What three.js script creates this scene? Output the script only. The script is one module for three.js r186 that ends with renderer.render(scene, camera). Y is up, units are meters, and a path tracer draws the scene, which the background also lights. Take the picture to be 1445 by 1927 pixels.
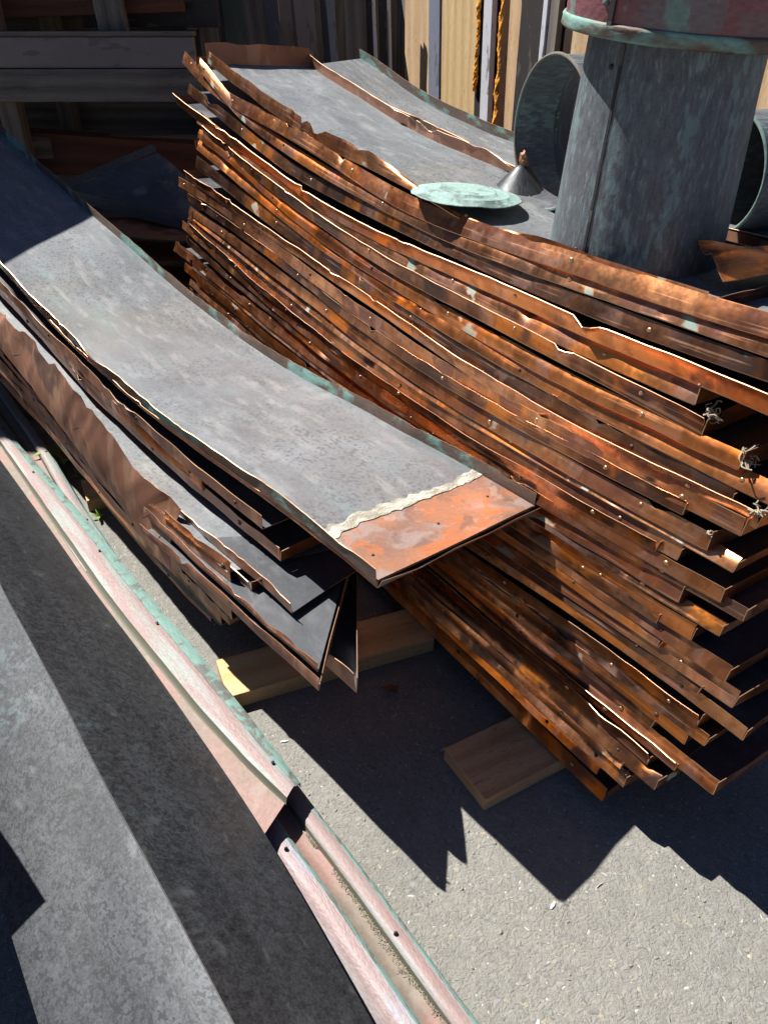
import * as THREE from 'three';
import { mergeGeometries } from 'three/addons/utils/BufferGeometryUtils.js';
import { RoundedBoxGeometry } from 'three/addons/geometries/RoundedBoxGeometry.js';

// ------------------------------------------------------------------ camera, sky, sun, exposure
const scene = new THREE.Scene();
const camera = new THREE.PerspectiveCamera(67.3, 767 / 1024, 0.05, 400);
camera.position.set(0, 1.6, 0);
camera.rotation.set(-33 * Math.PI / 180, 0, 0);
scene.add(camera);

const SUN = new THREE.Vector3(-0.593, 1, -0.405).normalize();
{ // clear deep-blue sky: paler towards the horizon and round the sun
  const w = 512, h = 256, a = new Float32Array(w * h * 4), d = new THREE.Vector3();
  for (let y = 0; y < h; y++) for (let x = 0; x < w; x++) {
    const th = ((y + 0.5) / h - 0.5) * Math.PI, ph = ((x + 0.5) / w - 0.5) * Math.PI * 2; d.set(Math.cos(th) * Math.cos(ph), Math.sin(th), Math.cos(th) * Math.sin(ph));
    const up = Math.max(0, d.y), hz = Math.pow(1 - up, 3.5), g = Math.pow(Math.max(0, d.dot(SUN)), 14), i = (y * w + x) * 4;
    a[i] = 0.017 + 0.062 * hz + 0.09 * g; a[i + 1] = 0.04 + 0.07 * hz + 0.085 * g; a[i + 2] = 0.1 + 0.06 * hz + 0.075 * g; a[i + 3] = 1;
  }
  const sky = new THREE.DataTexture(a, w, h, THREE.RGBAFormat, THREE.FloatType); sky.mapping = THREE.EquirectangularReflectionMapping; sky.magFilter = THREE.LinearFilter; sky.needsUpdate = true;
  scene.background = sky; scene.environment = sky;
}

const sun = new THREE.DirectionalLight(new THREE.Color(1.0, 0.965, 0.915), 5);
sun.name = 'sun';
sun.position.copy(SUN).multiplyScalar(20);
sun.castShadow = true;
sun.shadow.mapSize.set(4096, 4096);
Object.assign(sun.shadow.camera, { left: -6, right: 6, top: 6, bottom: -6, near: 1, far: 60 });
scene.add(sun, sun.target);

const renderer = new THREE.WebGLRenderer({ antialias: true });
renderer.toneMapping = THREE.LinearToneMapping;
renderer.toneMappingExposure = 2.0;
renderer.shadowMap.enabled = true;

// ------------------------------------------------------------------ helpers
const V = (x, y, z) => new THREE.Vector3(x, y, z);
function rng(seed) { let a = seed >>> 0; return () => { a = (a + 0x6D2B79F5) | 0; let t = Math.imul(a ^ (a >>> 15), 1 | a); t = (t + Math.imul(t ^ (t >>> 7), 61 | t)) ^ t; return ((t ^ (t >>> 14)) >>> 0) / 4294967296; }; }
const lerp = (a, b, t) => a + (b - a) * t;
const clamp = (x, a = 0, b = 1) => Math.min(b, Math.max(a, x));
const step = (a, b, x) => { const t = clamp((x - a) / (b - a)); return t * t * (3 - 2 * t); };
const mix3 = (a, b, t) => [lerp(a[0], b[0], t), lerp(a[1], b[1], t), lerp(a[2], b[2], t)];
// lattice noise
const LAT = new Float32Array(65536); { const r = rng(77); for (let i = 0; i < 65536; i++) LAT[i] = r(); }
const hash2 = (x, y, s) => LAT[((x * 73 + y * 7919 + s * 1049 + ((x * y) << 3)) & 65535)];
function vnoise(x, y, px, py, s) {          // value noise that tiles after px, py cells
  const x0 = Math.floor(x), y0 = Math.floor(y), fx = x - x0, fy = y - y0, u = fx * fx * (3 - 2 * fx), v = fy * fy * (3 - 2 * fy);
  const a = ((x0 % px) + px) % px, b = (a + 1) % px, c = ((y0 % py) + py) % py, d = (c + 1) % py;
  return lerp(lerp(hash2(a, c, s), hash2(b, c, s), u), lerp(hash2(a, d, s), hash2(b, d, s), u), v);
}
function fbm(u, v, px, py, oct, s) {        // u, v in 0..1
  let sum = 0, amp = 0.5, tot = 0;
  for (let o = 0; o < oct; o++) { sum += amp * vnoise(u * px, v * py, px, py, s + o * 13); tot += amp; amp *= 0.55; px *= 2; py *= 2; }
  return sum / tot;
}
const n1 = (x, s) => { const i = Math.floor(x), f = x - i, u = f * f * (3 - 2 * f); return lerp(LAT[(i * 131 + s * 977) & 65535], LAT[((i + 1) * 131 + s * 977) & 65535], u) * 2 - 1; };
const toS = (c) => (c <= 0.0031308 ? 12.92 * c : 1.055 * Math.pow(c, 1 / 2.4) - 0.055);
// fn(u, v) -> [r, g, b (linear), bump 0..1, roughness 0..1, metalness 0..1]
function surface(w, h, fn) {
  const c = new Uint8Array(w * h * 4), d = new Uint8Array(w * h * 4);
  for (let y = 0; y < h; y++) for (let x = 0; x < w; x++) {
    const p = fn((x + 0.5) / w, (y + 0.5) / h), i = (y * w + x) * 4;
    for (let k = 0; k < 3; k++) c[i + k] = Math.round(255 * toS(clamp(p[k])));
    d[i] = Math.round(255 * clamp(p[3])); d[i + 1] = Math.round(255 * clamp(p[4])); d[i + 2] = Math.round(255 * clamp(p[5])); c[i + 3] = d[i + 3] = 255;
  }
  const made = [c, d].map((a, k) => { const t = new THREE.DataTexture(a, w, h); t.wrapS = t.wrapT = THREE.RepeatWrapping; t.magFilter = THREE.LinearFilter; t.minFilter = THREE.LinearFilter; if (!k) t.colorSpace = THREE.SRGBColorSpace; t.needsUpdate = true; return t; });
  return made;
}
function mat(name, [c, d], sx, sy, bump, extra = {}) {      // the texture covers sx by sy metres
  const use = (t) => { const k = t.clone(); k.repeat.set(1 / sx, 1 / sy); k.needsUpdate = true; return k; };
  const data = use(d), m = new THREE.MeshPhysicalMaterial({ map: use(c), bumpMap: data, roughnessMap: data, metalnessMap: data, roughness: 1, metalness: 1, bumpScale: bump, side: THREE.DoubleSide, ...extra });
  m.name = name;
  return m;
}
const plain = (name, r, g, b, roughness = 0.8, metalness = 0) => { const m = new THREE.MeshStandardMaterial({ roughness, metalness, side: THREE.DoubleSide }); m.color.setRGB(r, g, b); m.name = name; return m; };

const taken = new Map();
function numbered(name) { const k = taken.get(name) ?? 0; taken.set(name, k + 1); return k ? name + '_' + String(k).padStart(3, '0') : name; }
function thing(name, label, category, group) {
  const g = new THREE.Group(); g.name = numbered(name); g.userData = { label, category }; if (group) g.userData.group = group; scene.add(g); return g;
}
function part(name, geometry, material, parent) {
  const m = new THREE.Mesh(geometry, material); m.name = name; m.castShadow = m.receiveShadow = true; parent.add(m); return m;
}
function single(name, geometry, material, label, category, group) {
  const m = part(numbered(name), geometry, material, scene); m.userData = { label, category }; if (group) m.userData.group = group; return m;
}
// A thin sheet with real thickness. P(u, v) with u, v in 0..1; the front faces along dP/dv x dP/du. Groups: front, back, rim.
function shell(nu, nv, P, th, uvf) {
  const W = nu + 1, H = nv + 1, N = W * H, pts = [], nor = [], uv = [];
  for (let j = 0; j < H; j++) for (let i = 0; i < W; i++) { pts.push(P(i / nu, j / nv)); uv.push(uvf(i / nu, j / nv)); }
  const at = (i, j) => pts[clamp(j, 0, nv) * W + clamp(i, 0, nu)], a = V(), b = V();
  for (let j = 0; j < H; j++) for (let i = 0; i < W; i++) { a.subVectors(at(i + 1, j), at(i - 1, j)); b.subVectors(at(i, j + 1), at(i, j - 1)); nor.push(V().crossVectors(b, a).normalize()); }
  const pos = [], no = [], tx = [], idx = [[], [], []];
  for (const s of [1, -1]) for (let k = 0; k < N; k++) { const p = pts[k], q = nor[k]; pos.push(p.x + q.x * th * s / 2, p.y + q.y * th * s / 2, p.z + q.z * th * s / 2); no.push(q.x * s, q.y * s, q.z * s); tx.push(...uv[k]); }
  for (let j = 0; j < nv; j++) for (let i = 0; i < nu; i++) {
    const p = j * W + i, q = p + 1, r = p + W, s = r + 1;
    idx[0].push(p, r, q, q, r, s); idx[1].push(p + N, q + N, r + N, q + N, s + N, r + N);
  }
  const rim = [];
  for (let i = 0; i < nu; i++) rim.push([i, i + 1]);
  for (let j = 0; j < nv; j++) rim.push([j * W + nu, (j + 1) * W + nu]);
  for (let i = nu; i > 0; i--) rim.push([nv * W + i, nv * W + i - 1]);
  for (let j = nv; j > 0; j--) rim.push([j * W, (j - 1) * W]);
  for (const [p, q] of rim) {
    const o = pos.length / 3, e = V().subVectors(pts[q], pts[p]), f = V().crossVectors(e, nor[p]).normalize();
    for (const [k, s] of [[p, 1], [q, 1], [p, -1], [q, -1]]) { const c = pts[k], m = nor[k]; pos.push(c.x + m.x * th * s / 2, c.y + m.y * th * s / 2, c.z + m.z * th * s / 2); no.push(-f.x, -f.y, -f.z); tx.push(...uv[k]); }
    idx[2].push(o, o + 1, o + 2, o + 1, o + 3, o + 2);
  }
  const g = new THREE.BufferGeometry();
  g.setAttribute('position', new THREE.Float32BufferAttribute(pos, 3)); g.setAttribute('normal', new THREE.Float32BufferAttribute(no, 3)); g.setAttribute('uv', new THREE.Float32BufferAttribute(tx, 2));
  g.setIndex([].concat(...idx));
  let from = 0; idx.forEach((x, k) => { g.addGroup(from, x.length, k); from += x.length; });
  return g;
}
// Bent strip along a straight run: profile [[across, height], ...] swept from a0 to a1 in a frame, with thickness
function boxUV(g, rot = false) {             // uv in metres from the dominant face direction
  g = g.index ? g.toNonIndexed() : g; const p = g.attributes.position, n = g.attributes.normal, uv = new Float32Array(p.count * 2);
  for (let i = 0; i < p.count; i++) {
    const ax = Math.abs(n.getX(i)), ay = Math.abs(n.getY(i)), az = Math.abs(n.getZ(i)), x = p.getX(i), y = p.getY(i), z = p.getZ(i);
    let u, v; if (ax > ay && ax > az) { u = z; v = y; } else if (ay > az) { u = x; v = z; } else { u = x; v = y; }
    uv[2 * i] = rot ? v : u; uv[2 * i + 1] = rot ? u : v;
  }
  g.setAttribute('uv', new THREE.BufferAttribute(uv, 2)); return g;
}

// ------------------------------------------------------------------ materials
const TS = 1024;
// asphalt: stones of several sizes set in a grey-brown binder
const stoneCells = (cells, seed) => { const r = rng(seed), a = []; for (let i = 0; i < cells * cells; i++) a.push([r(), r(), r(), r()]); return a; };
function worley(u, v, cells, a) {
  const x = u * cells, y = v * cells, x0 = Math.floor(x), y0 = Math.floor(y); let d1 = 9, d2 = 9, id = null;
  for (let j = -1; j < 2; j++) for (let i = -1; i < 2; i++) {
    const c = a[(((y0 + j) % cells + cells) % cells) * cells + ((x0 + i) % cells + cells) % cells], dx = x0 + i + c[0] - x, dy = y0 + j + c[1] - y, d = dx * dx + dy * dy;
    if (d < d1) { d2 = d1; d1 = d; id = c; } else if (d < d2) d2 = d;
  }
  return [Math.sqrt(d1), Math.sqrt(d2), id];
}
const big = stoneCells(150, 5), small = stoneCells(330, 6);
const asphaltTex = surface(2048, 2048, (u, v) => {
  const wu = u + (fbm(u, v, 90, 90, 2, 3) - 0.5) * 0.011, wv = v + (fbm(u, v, 90, 90, 2, 4) - 0.5) * 0.011;
  const [a, b, id] = worley(wu, wv, 150, big), [c, d, id2] = worley(wu, wv, 330, small), f = fbm(u, v, 400, 400, 2, 9), m = fbm(u, v, 4, 4, 5, 11), g = fbm(u, v, 70, 70, 3, 15);
  const s1 = step(0.02, 0.42, b - a) * (id[2] > 0.5 ? 1 : 0.3), s2 = step(0.05, 0.4, d - c);
  let t = 0.2 + 0.06 * (m - 0.5) + 0.06 * (f - 0.5) + 0.05 * (g - 0.5);
  let col = [t * 1.06, t * 1.02, t * 0.9];
  const dome1 = Math.max(0, 1 - a * a * 2.6) * (id[2] > 0.5 ? 1 : 0.35), dome2 = Math.max(0, 1 - c * c * 2.4);
  col = mix3([col[0] * 0.72, col[1] * 0.72, col[2] * 0.72], col, step(0.0, 0.22, d - c)); col = mix3(col, mix3([0.13, 0.128, 0.122], [0.26, 0.25, 0.225], id[3]), s1 * 0.55); col = mix3(col, [0.11, 0.108, 0.1], step(0.6, 0.8, fbm(u, v, 6, 6, 6, 18)) * 0.35);
  if (id[2] > 0.96) col = mix3(col, id[3] > 0.5 ? [0.3, 0.26, 0.19] : [0.24, 0.24, 0.24], s1 * 0.7);
  if (id2[2] > 0.985) col = mix3(col, [0.45, 0.43, 0.39], s2 * 0.8);
  else if (id2[2] < 0.05) col = mix3(col, [0.08, 0.077, 0.072], s2 * 0.6);
  return [...col, 0.4 * dome1 * (0.35 + 0.65 * id[3]) + 0.35 * dome2 * (0.3 + 0.7 * id2[3]) + 0.2 * f, 0.93, 0];
});
const mAsphalt = mat('asphalt', asphaltTex, 1.6, 1.6, 0.0032);
// weathered grey sheet metal, pale
const greyTex = surface(2048, 1024, (u, v) => {
  const m = fbm(u, v, 4, 2, 6, 21), w = fbm(u, v, 12, 8, 5, 25), f = fbm(u, v, 300, 150, 2, 23), st = fbm(u, v, 7, 40, 4, 29), p = fbm(u, v, 210, 130, 2, 33), wr = (fbm(u, v, 9, 5, 4, 31) - 0.5) * 0.1;
  let t = 0.165 + 0.09 * (m - 0.5) + 0.06 * (w - 0.5) + 0.05 * (f - 0.5) + 0.045 * (st - 0.5);
  let c = [t * 0.94, t, t * 1.06];
  c = mix3(c, [0.2, 0.183, 0.145], step(0.46, 0.72, fbm(u + wr, v, 6, 3, 5, 41)) * 0.35);
  c = mix3(c, [0.195, 0.16, 0.15], step(0.52, 0.75, fbm(u, v + wr, 5, 3, 5, 43)) * 0.25);
  c = mix3(c, [0.075, 0.075, 0.085], step(0.57, 0.68, p) * step(0.4, 0.65, fbm(u, v + wr, 6, 3, 4, 45)) * 0.6);
  c = mix3(c, [0.3, 0.3, 0.29], step(0.5, 0.85, fbm(u + wr * 0.6, v + wr * 0.5, 24, 36, 6, 47)) * 0.55);
  c = mix3(c, [0.15, 0.25, 0.235], step(0.6, 0.85, fbm(u + wr * 0.5, v + wr * 0.3, 8, 20, 6, 49)) * 0.25);
  return [...c, 0.5 + 0.4 * (f - 0.5) + 0.5 * (p - 0.5), 0.55 + 0.3 * (w - 0.5), 0.1];
});
const mGrey = mat('weathered_grey_metal', greyTex, 1.7, 0.85, 0.0003);
// the same metal, darker and cleaner
const slateTex = surface(1024, 1024, (u, v) => {
  const m = fbm(u, v, 4, 4, 5, 51), f = fbm(u, v, 160, 160, 2, 53), st = fbm(u, v, 6, 50, 3, 55), sc = fbm(u + (fbm(u, v, 8, 8, 3, 58) - 0.5) * 0.1, v, 16, 40, 5, 57);
  let t = 0.072 + 0.045 * (m - 0.5) + 0.02 * (f - 0.5) + 0.02 * (st - 0.5), c = [t * 0.94, t, t * 1.12];
  c = mix3(c, [0.13, 0.135, 0.145], step(0.55, 0.85, sc) * 0.5); c = mix3(c, [0.2, 0.205, 0.205], step(0.56, 0.85, fbm(u, v, 7, 7, 6, 59)) * 0.6);
  return [...c, 0.5 + 0.4 * (f - 0.5), 0.5 + 0.2 * (m - 0.5), 0.15];
});
const mSlate = mat('dark_slate_metal', slateTex, 0.9, 0.9, 0.0002);
// foreground panel: two faces, blotched
const panelTex = surface(2048, 2048, (u, v) => {
  const wu = u + (fbm(u, v, 8, 8, 3, 61) - 0.5) * 0.03, wv = v + (fbm(u, v, 8, 8, 3, 62) - 0.5) * 0.03;
  const big = fbm(u, v, 3, 3, 5, 63), fine = fbm(u, v, 520, 520, 2, 67), mid = fbm(u, v, 130, 130, 4, 68), pit = fbm(wu, wv, 200, 300, 3, 65), flow = fbm(wu + wv, wv, 6, 46, 5, 69), fl2 = fbm(wu + wv, wv, 9, 90, 4, 75), worm = fbm(wu, wv, 60, 110, 3, 70);
  let t = 0.043 + 0.016 * (big - 0.5) + 0.05 * (fine - 0.5) + 0.04 * (mid - 0.5) + 0.035 * (flow - 0.5), c = [t * 0.92, t, t * 1.12];
  const patch = step(0.44, 0.64, fbm(u, v, 4, 4, 4, 64)), k = step(0.54, 0.62, worm) * patch, p = step(0.56, 0.66, pit) * (0.3 + 0.7 * step(0.4, 0.6, big));
  const line = (1 - step(0.004, 0.016, Math.abs(flow - 0.5))) * step(0.45, 0.6, fbm(u, v, 7, 7, 3, 76)) + 0.6 * (1 - step(0.004, 0.018, Math.abs(fl2 - 0.52))) * step(0.5, 0.65, fbm(u, v, 9, 9, 3, 77));
  c = mix3(c, [0.03, 0.035, 0.039], k * 0.3); c = mix3(c, [0.016, 0.02, 0.023], p * 0.9); c = mix3(c, [0.024, 0.026, 0.029], clamp(line) * 0.55);
  c = mix3(c, [0.085, 0.135, 0.145], step(0.58, 0.8, fbm(wu, wv, 5, 5, 5, 71)) * step(0.46, 0.66, mid) * 0.4);
  c = mix3(c, [0.19, 0.21, 0.21], step(0.62, 0.9, fbm(wu, wv, 30, 60, 6, 73)) * 0.3);
  return [...c, 0.5 - 0.2 * k - 0.25 * p - 0.15 * clamp(line) + 0.25 * (fine - 0.5) + 0.15 * (mid - 0.5), 0.44 + 0.1 * k, 0.3];
});
const mPanel = mat('pitted_slate_metal', panelTex, 1.5, 1.5, 0.00018);
// tarnished copper, three casts
function copperTex(seed, a, b, orange, share, dark, w = 2048) {
  return surface(w, 256, (u, v) => {
    const wu = u + (fbm(u, v, 30, 4, 3, seed + 1) - 0.5) * 0.02, m = fbm(wu, v, 9, 1, 6, seed), k = fbm(u, v, 26, 3, 4, seed + 3), f = fbm(u, v, 240, 30, 2, seed + 5), dr = fbm(wu + v * 0.004, v, 70, 5, 5, seed + 7), q = fbm(wu, v, 10, 1, 6, seed + 9), sc = fbm(u, v, 12, 60, 3, seed + 17);
    let c = mix3(a, b, step(0.35, 0.65, m)), met = 0.97, ro = 0.33 + 0.26 * (k - 0.5) + 0.1 * (f - 0.5);
    c = mix3(c, [c[0] * 0.68, c[1] * 0.64, c[2] * 0.6], step(0.4, 0.68, dr) * 0.85);
    const o = step(1 - share - 0.02, 1 - share + 0.09, q); c = mix3(c, orange, o * 0.8); ro += o * 0.06;
    const d = step(0.51, 0.66, fbm(wu, v, 16, 2, 6, seed + 11)); c = mix3(c, dark, d * 0.8); ro += d * 0.1; met -= d * 0.2;
    const g = step(0.76, 0.82, fbm(wu, v, 16, 3, 5, seed + 13)); c = mix3(c, [0.2, 0.36, 0.32], g * 0.75); met -= g * 0.7; ro += g * 0.3;
    const pk = step(0.6, 0.72, fbm(wu, v, 26, 4, 5, seed + 15)); c = mix3(c, [0.62, 0.36, 0.26], pk * 0.3);
    c = mix3(c, [0.72, 0.4, 0.24], step(0.64, 0.8, sc) * 0.3); ro += 0.12 * step(0.68, 0.78, sc);
    return [...c, 0.5 + 0.7 * (k - 0.5) + 0.2 * (f - 0.5), ro, met];
  });
}
const copper = [
  mat('tarnished_copper', copperTex(101, [0.42, 0.145, 0.055], [0.7, 0.295, 0.125], [0.92, 0.26, 0.035], 0.4, [0.13, 0.05, 0.035]), 2.1, 0.26, 0.0016),
  mat('orange_copper', copperTex(131, [0.4, 0.115, 0.035], [0.74, 0.26, 0.08], [0.97, 0.24, 0.02], 0.52, [0.1, 0.045, 0.04]), 2.3, 0.26, 0.0016),
  mat('bronzed_copper', copperTex(161, [0.44, 0.175, 0.075], [0.68, 0.315, 0.145], [0.88, 0.27, 0.05], 0.4, [0.17, 0.075, 0.06]), 1.9, 0.26, 0.0016),
  mat('dark_brown_copper', copperTex(471, [0.17, 0.075, 0.042], [0.36, 0.155, 0.075], [0.78, 0.24, 0.035], 0.4, [0.055, 0.034, 0.03], 1024), 2.2, 0.26, 0.0016),
];
// copper dulled to brown, mostly not a mirror any more
const mBrown = mat('brown_copper', surface(1024, 512, (u, v) => {
  const m = fbm(u, v, 6, 3, 5, 191), s = fbm(u, v, 40, 5, 4, 193), f = fbm(u, v, 150, 75, 2, 195);
  let c = mix3([0.21, 0.095, 0.06], [0.37, 0.175, 0.105], step(0.3, 0.7, m)); c = mix3(c, [0.46, 0.27, 0.18], step(0.56, 0.7, s) * 0.55); c = mix3(c, [0.09, 0.055, 0.045], step(0.6, 0.7, fbm(u, v, 9, 4, 5, 197)) * 0.7);
  return [...c, 0.5 + 0.5 * (s - 0.5) + 0.2 * (f - 0.5), 0.48 + 0.25 * (m - 0.5), 0.55];
}), 1.3, 0.65, 0.0012);
const mEdge = plain('cut_copper_edge', 0.56, 0.34, 0.21, 0.42, 0.75);
const mGreyEdge = plain('cut_grey_edge', 0.16, 0.155, 0.145, 0.55, 0.3);
// exposed copper end of the top sheet
const mEndCopper = mat('stained_copper', surface(1024, 512, (u, v) => {
  const wu = u + (fbm(u, v, 8, 5, 4, 201) - 0.5) * 0.14, wv = v + (fbm(u, v, 8, 5, 4, 202) - 0.5) * 0.2, m = fbm(wu, wv, 4, 3, 6, 203), q = fbm(wu, wv, 6, 4, 6, 205), f = fbm(u, v, 140, 70, 2, 207);
  let c = mix3([0.24, 0.14, 0.105], [0.36, 0.17, 0.095], step(0.3, 0.66, m)); c = mix3(c, [0.31, 0.255, 0.235], step(0.5, 0.66, q) * 0.8); c = mix3(c, [0.46, 0.155, 0.055], step(0.52, 0.72, fbm(wu, wv, 9, 6, 5, 209)) * 0.75);
  c = mix3(c, [0.16, 0.1, 0.085], step(0.58, 0.72, fbm(wu, wv, 10, 6, 6, 211)) * 0.6); c = mix3(c, [0.46, 0.34, 0.27], step(0.6, 0.75, fbm(wu, v, 14, 8, 5, 213)) * 0.5);
  return [...c.map((x) => x * (0.88 + 0.24 * f)), 0.5 + 0.4 * (f - 0.5), 0.5, 0.3];
}), 0.6, 0.3, 0.0006);
const mMortar = mat('pale_sealant', surface(512, 256, (u, v) => { const m = fbm(u, v, 12, 8, 5, 221), f = fbm(u, v, 80, 40, 2, 223); const c = mix3([0.26, 0.24, 0.185], [0.42, 0.4, 0.345], step(0.3, 0.65, m)).map((x) => x * (0.8 + 0.4 * f)); return [...c, 0.6 * m + 0.4 * f, 0.95, 0]; }), 0.4, 0.2, 0.006);
// verdigris
const verdTex = (seed, green, brown, share, fx = 14, fy = 7) => surface(1024, 512, (u, v) => {
  const m = fbm(u, v, fx, fy, 5, seed), f = fbm(u, v, 120, 60, 3, seed + 3), s = fbm(u, v, 5, 3, 4, seed + 5), g = step(1 - share - 0.08, 1 - share + 0.08, m * 0.7 + s * 0.3);
  let c = mix3(brown, green, g); c = [c[0] * (0.75 + 0.5 * f), c[1] * (0.75 + 0.5 * f), c[2] * (0.75 + 0.5 * f)];
  return [...c, 0.4 * f + 0.5 * g, 0.8 - 0.2 * (1 - g), 0.3 * (1 - g)];
});
const mVerdFlange = mat('verdigris_streaked_copper', verdTex(231, [0.17, 0.31, 0.27], [0.13, 0.09, 0.07], 0.46), 1.1, 0.3, 0.0012);
const mVerd = mat('verdigris', verdTex(241, [0.24, 0.36, 0.325], [0.14, 0.19, 0.175], 0.56), 0.55, 0.28, 0.002);
const mTeal = mat('teal_crust', verdTex(251, [0.18, 0.3, 0.265], [0.19, 0.2, 0.18], 0.55, 90, 5), 2.3, 0.07, 0.0015);
const mPinkFlat = mat('pink_brown_patina', surface(1024, 256, (u, v) => {
  const m = fbm(u, v, 5, 2, 5, 261), f = fbm(u, v, 160, 40, 2, 263), p = fbm(u, v, 24, 6, 4, 265); let c = mix3([0.185, 0.15, 0.115], [0.25, 0.15, 0.125], step(0.35, 0.66, m)); c = c.map((x) => x * (0.85 + 0.3 * f)); c = mix3(c, [0.28, 0.23, 0.2], step(0.58, 0.78, p) * 0.4);
  return [...c, 0.5 + 0.4 * (f - 0.5), 0.62, 0.1];
}), 1.1, 0.27, 0.0006);
const ribTex = (seed) => surface(1024, 256, (u, v) => {      // pale ridge: long runs of green and pink down its length
  const wv = v + (fbm(u, v, 4, 3, 3, seed) - 0.5) * 0.05, m = fbm(u, wv, 3, 8, 5, seed + 3), f = fbm(u, v, 120, 40, 2, seed + 5), g = fbm(u, wv, 4, 9, 5, seed + 7);
  let c = mix3([0.27, 0.25, 0.24], [0.245, 0.165, 0.155], step(0.32, 0.66, m)); c = mix3(c, [0.21, 0.28, 0.255], step(0.45, 0.7, g) * 0.6); c = c.map((x) => x * (0.82 + 0.36 * f));
  return [...c, 0.5 + 0.6 * (f - 0.5), 0.62, 0.1];
});
const mRib = mat('green_and_pink_patina', ribTex(271), 0.9, 0.1, 0.001), mRibPale = mat('pale_lilac_patina', surface(1024, 256, (u, v) => {
  const m = fbm(u, v, 4, 8, 5, 281), f = fbm(u, v, 120, 40, 2, 283); let c = mix3([0.32, 0.29, 0.285], [0.27, 0.195, 0.19], step(0.4, 0.65, m)); c = mix3(c, [0.25, 0.27, 0.33], step(0.55, 0.7, fbm(u, v, 5, 6, 4, 285)) * 0.6); return [...c.map((x) => x * (0.85 + 0.3 * f)), f, 0.6, 0.1];
}), 0.9, 0.12, 0.0008);
const mOlive = plain('olive_tarnish', 0.13, 0.13, 0.095, 0.6, 0.2);
// old duct metal: dark, rain streaked, green in the runs.  v runs up the pipe
const ductTex = surface(1536, 1024, (u, v) => {
  const wu = u + (fbm(u, v, 40, 24, 4, 301) - 0.5) * 0.008, st = fbm(wu, v, 330, 40, 4, 303), m = fbm(u, v, 4, 3, 5, 305), f = fbm(u, v, 500, 300, 2, 307), g = fbm(wu, v, 22, 2, 6, 309), w = fbm(wu, v, 120, 30, 5, 315);
  let t = 0.115 + 0.09 * (st - 0.5) + 0.04 * (m - 0.5) + 0.05 * (f - 0.5) + 0.06 * (w - 0.5), c = [t * 0.88, t, t * 1.12];
  c = mix3(c, [0.15, 0.12, 0.135], step(0.4, 0.75, fbm(u, v, 6, 4, 6, 311)) * 0.45);
  c = mix3(c, [0.17, 0.27, 0.28], step(0.44, 0.75, g) * step(0.42, 0.62, w) * 0.55);
  c = mix3(c, [0.27, 0.31, 0.33], step(0.55, 0.75, st) * step(0.45, 0.6, w) * 0.4);
  return [...c, 0.5 + 0.4 * (st - 0.5) + 0.3 * (f - 0.5), 0.5 + 0.2 * (m - 0.5), 0.2];
});
const mDuct = mat('rain_streaked_duct_metal', ductTex, 1.1, 0.7, 0.0007);
const mCollar = mat('maroon_patina', surface(1024, 256, (u, v) => {
  const m = fbm(u, v, 12, 4, 5, 321), f = fbm(u, v, 160, 50, 2, 323), st = fbm(u, v, 50, 4, 4, 325); let c = mix3([0.2, 0.075, 0.085], [0.15, 0.12, 0.13], step(0.45, 0.65, m)); c = mix3(c, [0.14, 0.3, 0.26], step(0.6, 0.72, st) * 0.6); return [...c.map((x) => x * (0.8 + 0.4 * f)), f, 0.5, 0.2];
}), 1.4, 0.3, 0.001);
// wood
const woodTex = (seed, a, b, ring, knots) => surface(1024, 512, (u, v) => {          // grain runs along u
  let wv = v + (fbm(u, v, 3, 2, 3, seed) - 0.5) * 0.1; let kn = 0;
  for (const [kx, ky] of knots) { const dx = (u - kx) * 3.2, dy = (v - ky) * 1.6, r = Math.sqrt(dx * dx + dy * dy); wv += 0.05 * Math.exp(-r * r * 90) * Math.sign(dy || 1); kn = Math.max(kn, 1 - step(0.03, 0.055, r)); }
  const g = fbm(u, wv, 4, 70, 4, seed + 3), r = Math.abs(((wv * ring + 0.8 * fbm(u, wv, 2, 6, 3, seed + 5)) % 1) - 0.5) * 2, f = fbm(u, v, 60, 240, 2, seed + 7);
  let c = mix3(a, b, clamp(0.65 * step(0.15, 0.95, r) + 0.5 * (g - 0.5) + 0.15)); c = c.map((x) => x * (0.86 + 0.28 * f)); { const cr = fbm(u, wv, 3, 30, 4, seed + 11); c = mix3(c, [b[0] * 0.3, b[1] * 0.25, b[2] * 0.22], (1 - step(0.003, 0.012, Math.abs(cr - 0.5))) * step(0.5, 0.6, fbm(u, v, 5, 5, 3, seed + 13)) * 0.8); c = mix3(c, c.map((x) => x * 0.6), step(0.55, 0.8, fbm(u, v, 4, 4, 6, seed + 15)) * 0.5); } c = mix3(c, [b[0] * 0.45, b[1] * 0.38, b[2] * 0.34], kn * 0.9);
  return [...c, 0.5 * g + 0.5 * f, 0.78, 0];
});
const mPine = mat('pine', woodTex(341, [0.68, 0.45, 0.22], [0.54, 0.31, 0.125], 5, []), 0.9, 0.45, 0.0012);
const mFir = mat('fir', woodTex(351, [0.68, 0.42, 0.22], [0.5, 0.27, 0.12], 5, [[0.42, 0.42]]), 0.62, 0.31, 0.0012);
const mTan = mat('tan_deck_board', woodTex(361, [0.55, 0.39, 0.23], [0.45, 0.29, 0.155], 6, []), 1.2, 0.6, 0.0012);
const mYellow = mat('yellow_plank', woodTex(371, [0.58, 0.42, 0.21], [0.46, 0.3, 0.135], 9, [[0.3, 0.3], [0.7, 0.62]]), 1.3, 0.65, 0.0015);
const mOldWood = mat('weathered_wood', woodTex(381, [0.2, 0.175, 0.15], [0.1, 0.085, 0.07], 9, [[0.6, 0.4]]), 1.1, 0.55, 0.002);
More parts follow.
